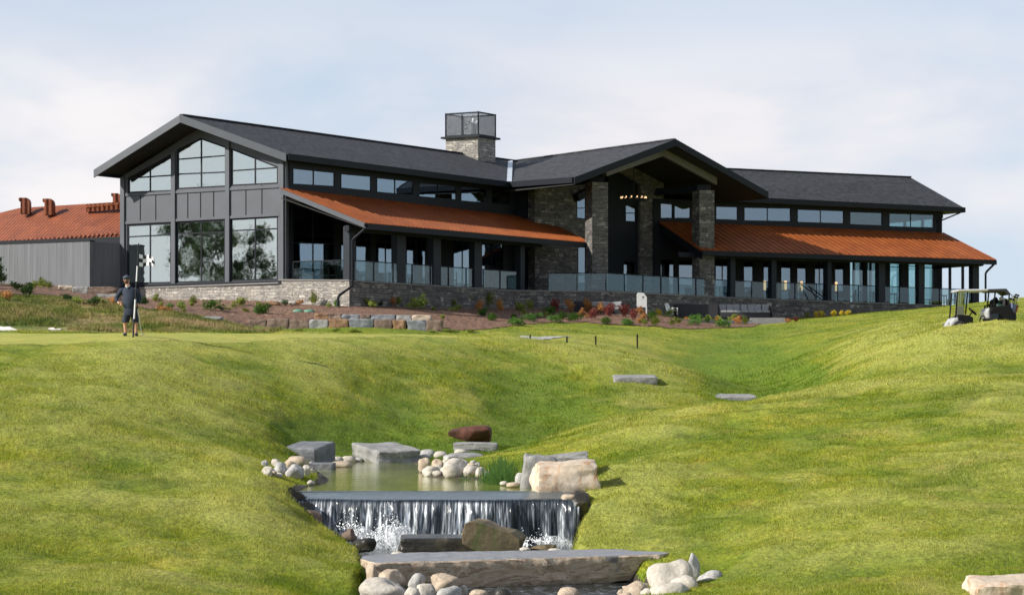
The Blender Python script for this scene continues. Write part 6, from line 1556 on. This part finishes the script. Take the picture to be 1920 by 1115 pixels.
# taller tufts on the rough slope behind the green
def rough():
    rs = np.random.RandomState(6); n = 90000; px = rs.uniform(-40, 530, n); Y = rs.uniform(82, 101, n); X = (px - CX) / F * Y; c = vnoise(X * .9, Y * .5, 41) + .5 * vnoise(X * 2.5, Y * 1.2, 42)
    k = (c > -.62) & ~((Y < 86.5) & (px < 128)); X, Y, c = X[k], Y[k], c[k]; n = len(X); h0 = height(X, Y)
    H = rs.uniform(.06, .2, n) * (.55 + 2.2 * np.clip(c + .1, 0, .6)); w = rs.uniform(.008, .018, n); a = rs.uniform(0, 6.28, n); la = rs.uniform(0, 6.28, n); ln = H * rs.uniform(.1, .9, n)
    v = np.stack([np.stack([X - np.cos(a) * w, Y - np.sin(a) * w, h0], -1), np.stack([X + np.cos(a) * w, Y + np.sin(a) * w, h0], -1), np.stack([X + np.cos(la) * ln, Y + np.sin(la) * ln, h0 + H], -1)], 1).reshape(-1, 3)
    me = bpy.data.meshes.new('rough_grass'); me.from_pydata(v.tolist(), [], np.arange(3 * n).reshape(-1, 3).tolist()); me.materials.append(M['rough_grass'])
    o = bpy.data.objects.new('rough_grass', me); col.objects.link(o); tag(o, 'uneven longer grass on the slope behind the putting green', 'grass', kind='stuff')
rough()
flush_labels()

# ------------------------------------------------------------------ light and sky
SAZ = V((-0.935, -0.355, 0)).normalized(); EL_ = R_(31)
sdir = V((SAZ.x * math.cos(EL_), SAZ.y * math.cos(EL_), math.sin(EL_)))
sl = bpy.data.lights.new('sun', 'SUN'); sl.energy = 5.0; sl.angle = R_(0.5); sl.color = (1.0, 0.95, 0.86)
so = bpy.data.objects.new('sun', sl); col.objects.link(so); so.rotation_euler = (-sdir).to_track_quat('-Z', 'Y').to_euler(); so.location = (-30, -20, 60)
w = bpy.data.worlds.new('World'); scene.world = w; w.use_nodes = True; nt = w.node_tree; bg = nt.nodes['Background']
sky = nt.nodes.new('ShaderNodeTexSky'); sky.sky_type = 'NISHITA'; sky.sun_disc = False; sky.sun_elevation = EL_
sky.sun_rotation = math.atan2(SAZ.x, SAZ.y); sky.altitude = 900; sky.air_density = 1.0; sky.dust_density = 1.6; sky.ozone_density = 1.5
gen = nt.nodes.new('ShaderNodeTexCoord').outputs['Generated']
n1 = nz(nt, mapping(nt, gen, (5.5, 5.5, 13.0), (0, 0, 0), (0.3, 0, 1.4)), 1.0, 7, 0.52, 0.2)
n2 = nz(nt, mapping(nt, gen, (2.2, 2.2, 7.0), (0, 0.05, 0), (2.1, 0, 0.2)), 1.0, 4, 0.5, 0.1)
ad = N(nt, 'ShaderNodeMath', operation='ADD'); nt.links.new(n1, ad.inputs[0]); nt.links.new(n2, ad.inputs[1])
hf = N(nt, 'ShaderNodeMath', operation='MULTIPLY'); nt.links.new(ad.outputs[0], hf.inputs[0]); hf.inputs[1].default_value = .5
cl = ramp(nt, hf.outputs[0], [(0.40, 0.0), (0.54, 0.95)])
SKYK = 0.09
sz = nt.nodes.new('ShaderNodeSeparateXYZ'); nt.links.new(gen, sz.inputs[0])
cloudc = ramp(nt, n1, [(0.35, (0.60 / 8, 0.59 / 8, 0.63 / 8)), (0.7, (0.74 / 8, 0.71 / 8, 0.71 / 8))])
sc_ = N(nt, 'ShaderNodeVectorMath', operation='SCALE'); nt.links.new(cloudc, sc_.inputs[0]); sc_.inputs['Scale'].default_value = 8 / SKYK
hz = ramp(nt, sz.outputs[2], [(0.0, 0.85), (0.30, 0.70), (0.65, 0.12)])
base = mixc(nt, hz, sky.outputs[0], (0.49 / SKYK, 0.57 / SKYK, 0.68 / SKYK))
hc = ramp(nt, sz.outputs[2], [(0.0, 1.0), (0.12, 1.0), (0.165, 0.30), (0.7, 0.25)])
fc2 = N(nt, 'ShaderNodeMath', operation='MULTIPLY'); nt.links.new(cl, fc2.inputs[0]); nt.links.new(hc, fc2.inputs[1])
nt.links.new(mixc(nt, fc2.outputs[0], base, sc_.outputs[0]), bg.inputs['Color']); bg.inputs['Strength'].default_value = SKYK
for o in bpy.data.objects:
    if '_base' in o: del o['_base']
scene.cycles.max_bounces = 8; scene.cycles.transparent_max_bounces = 12
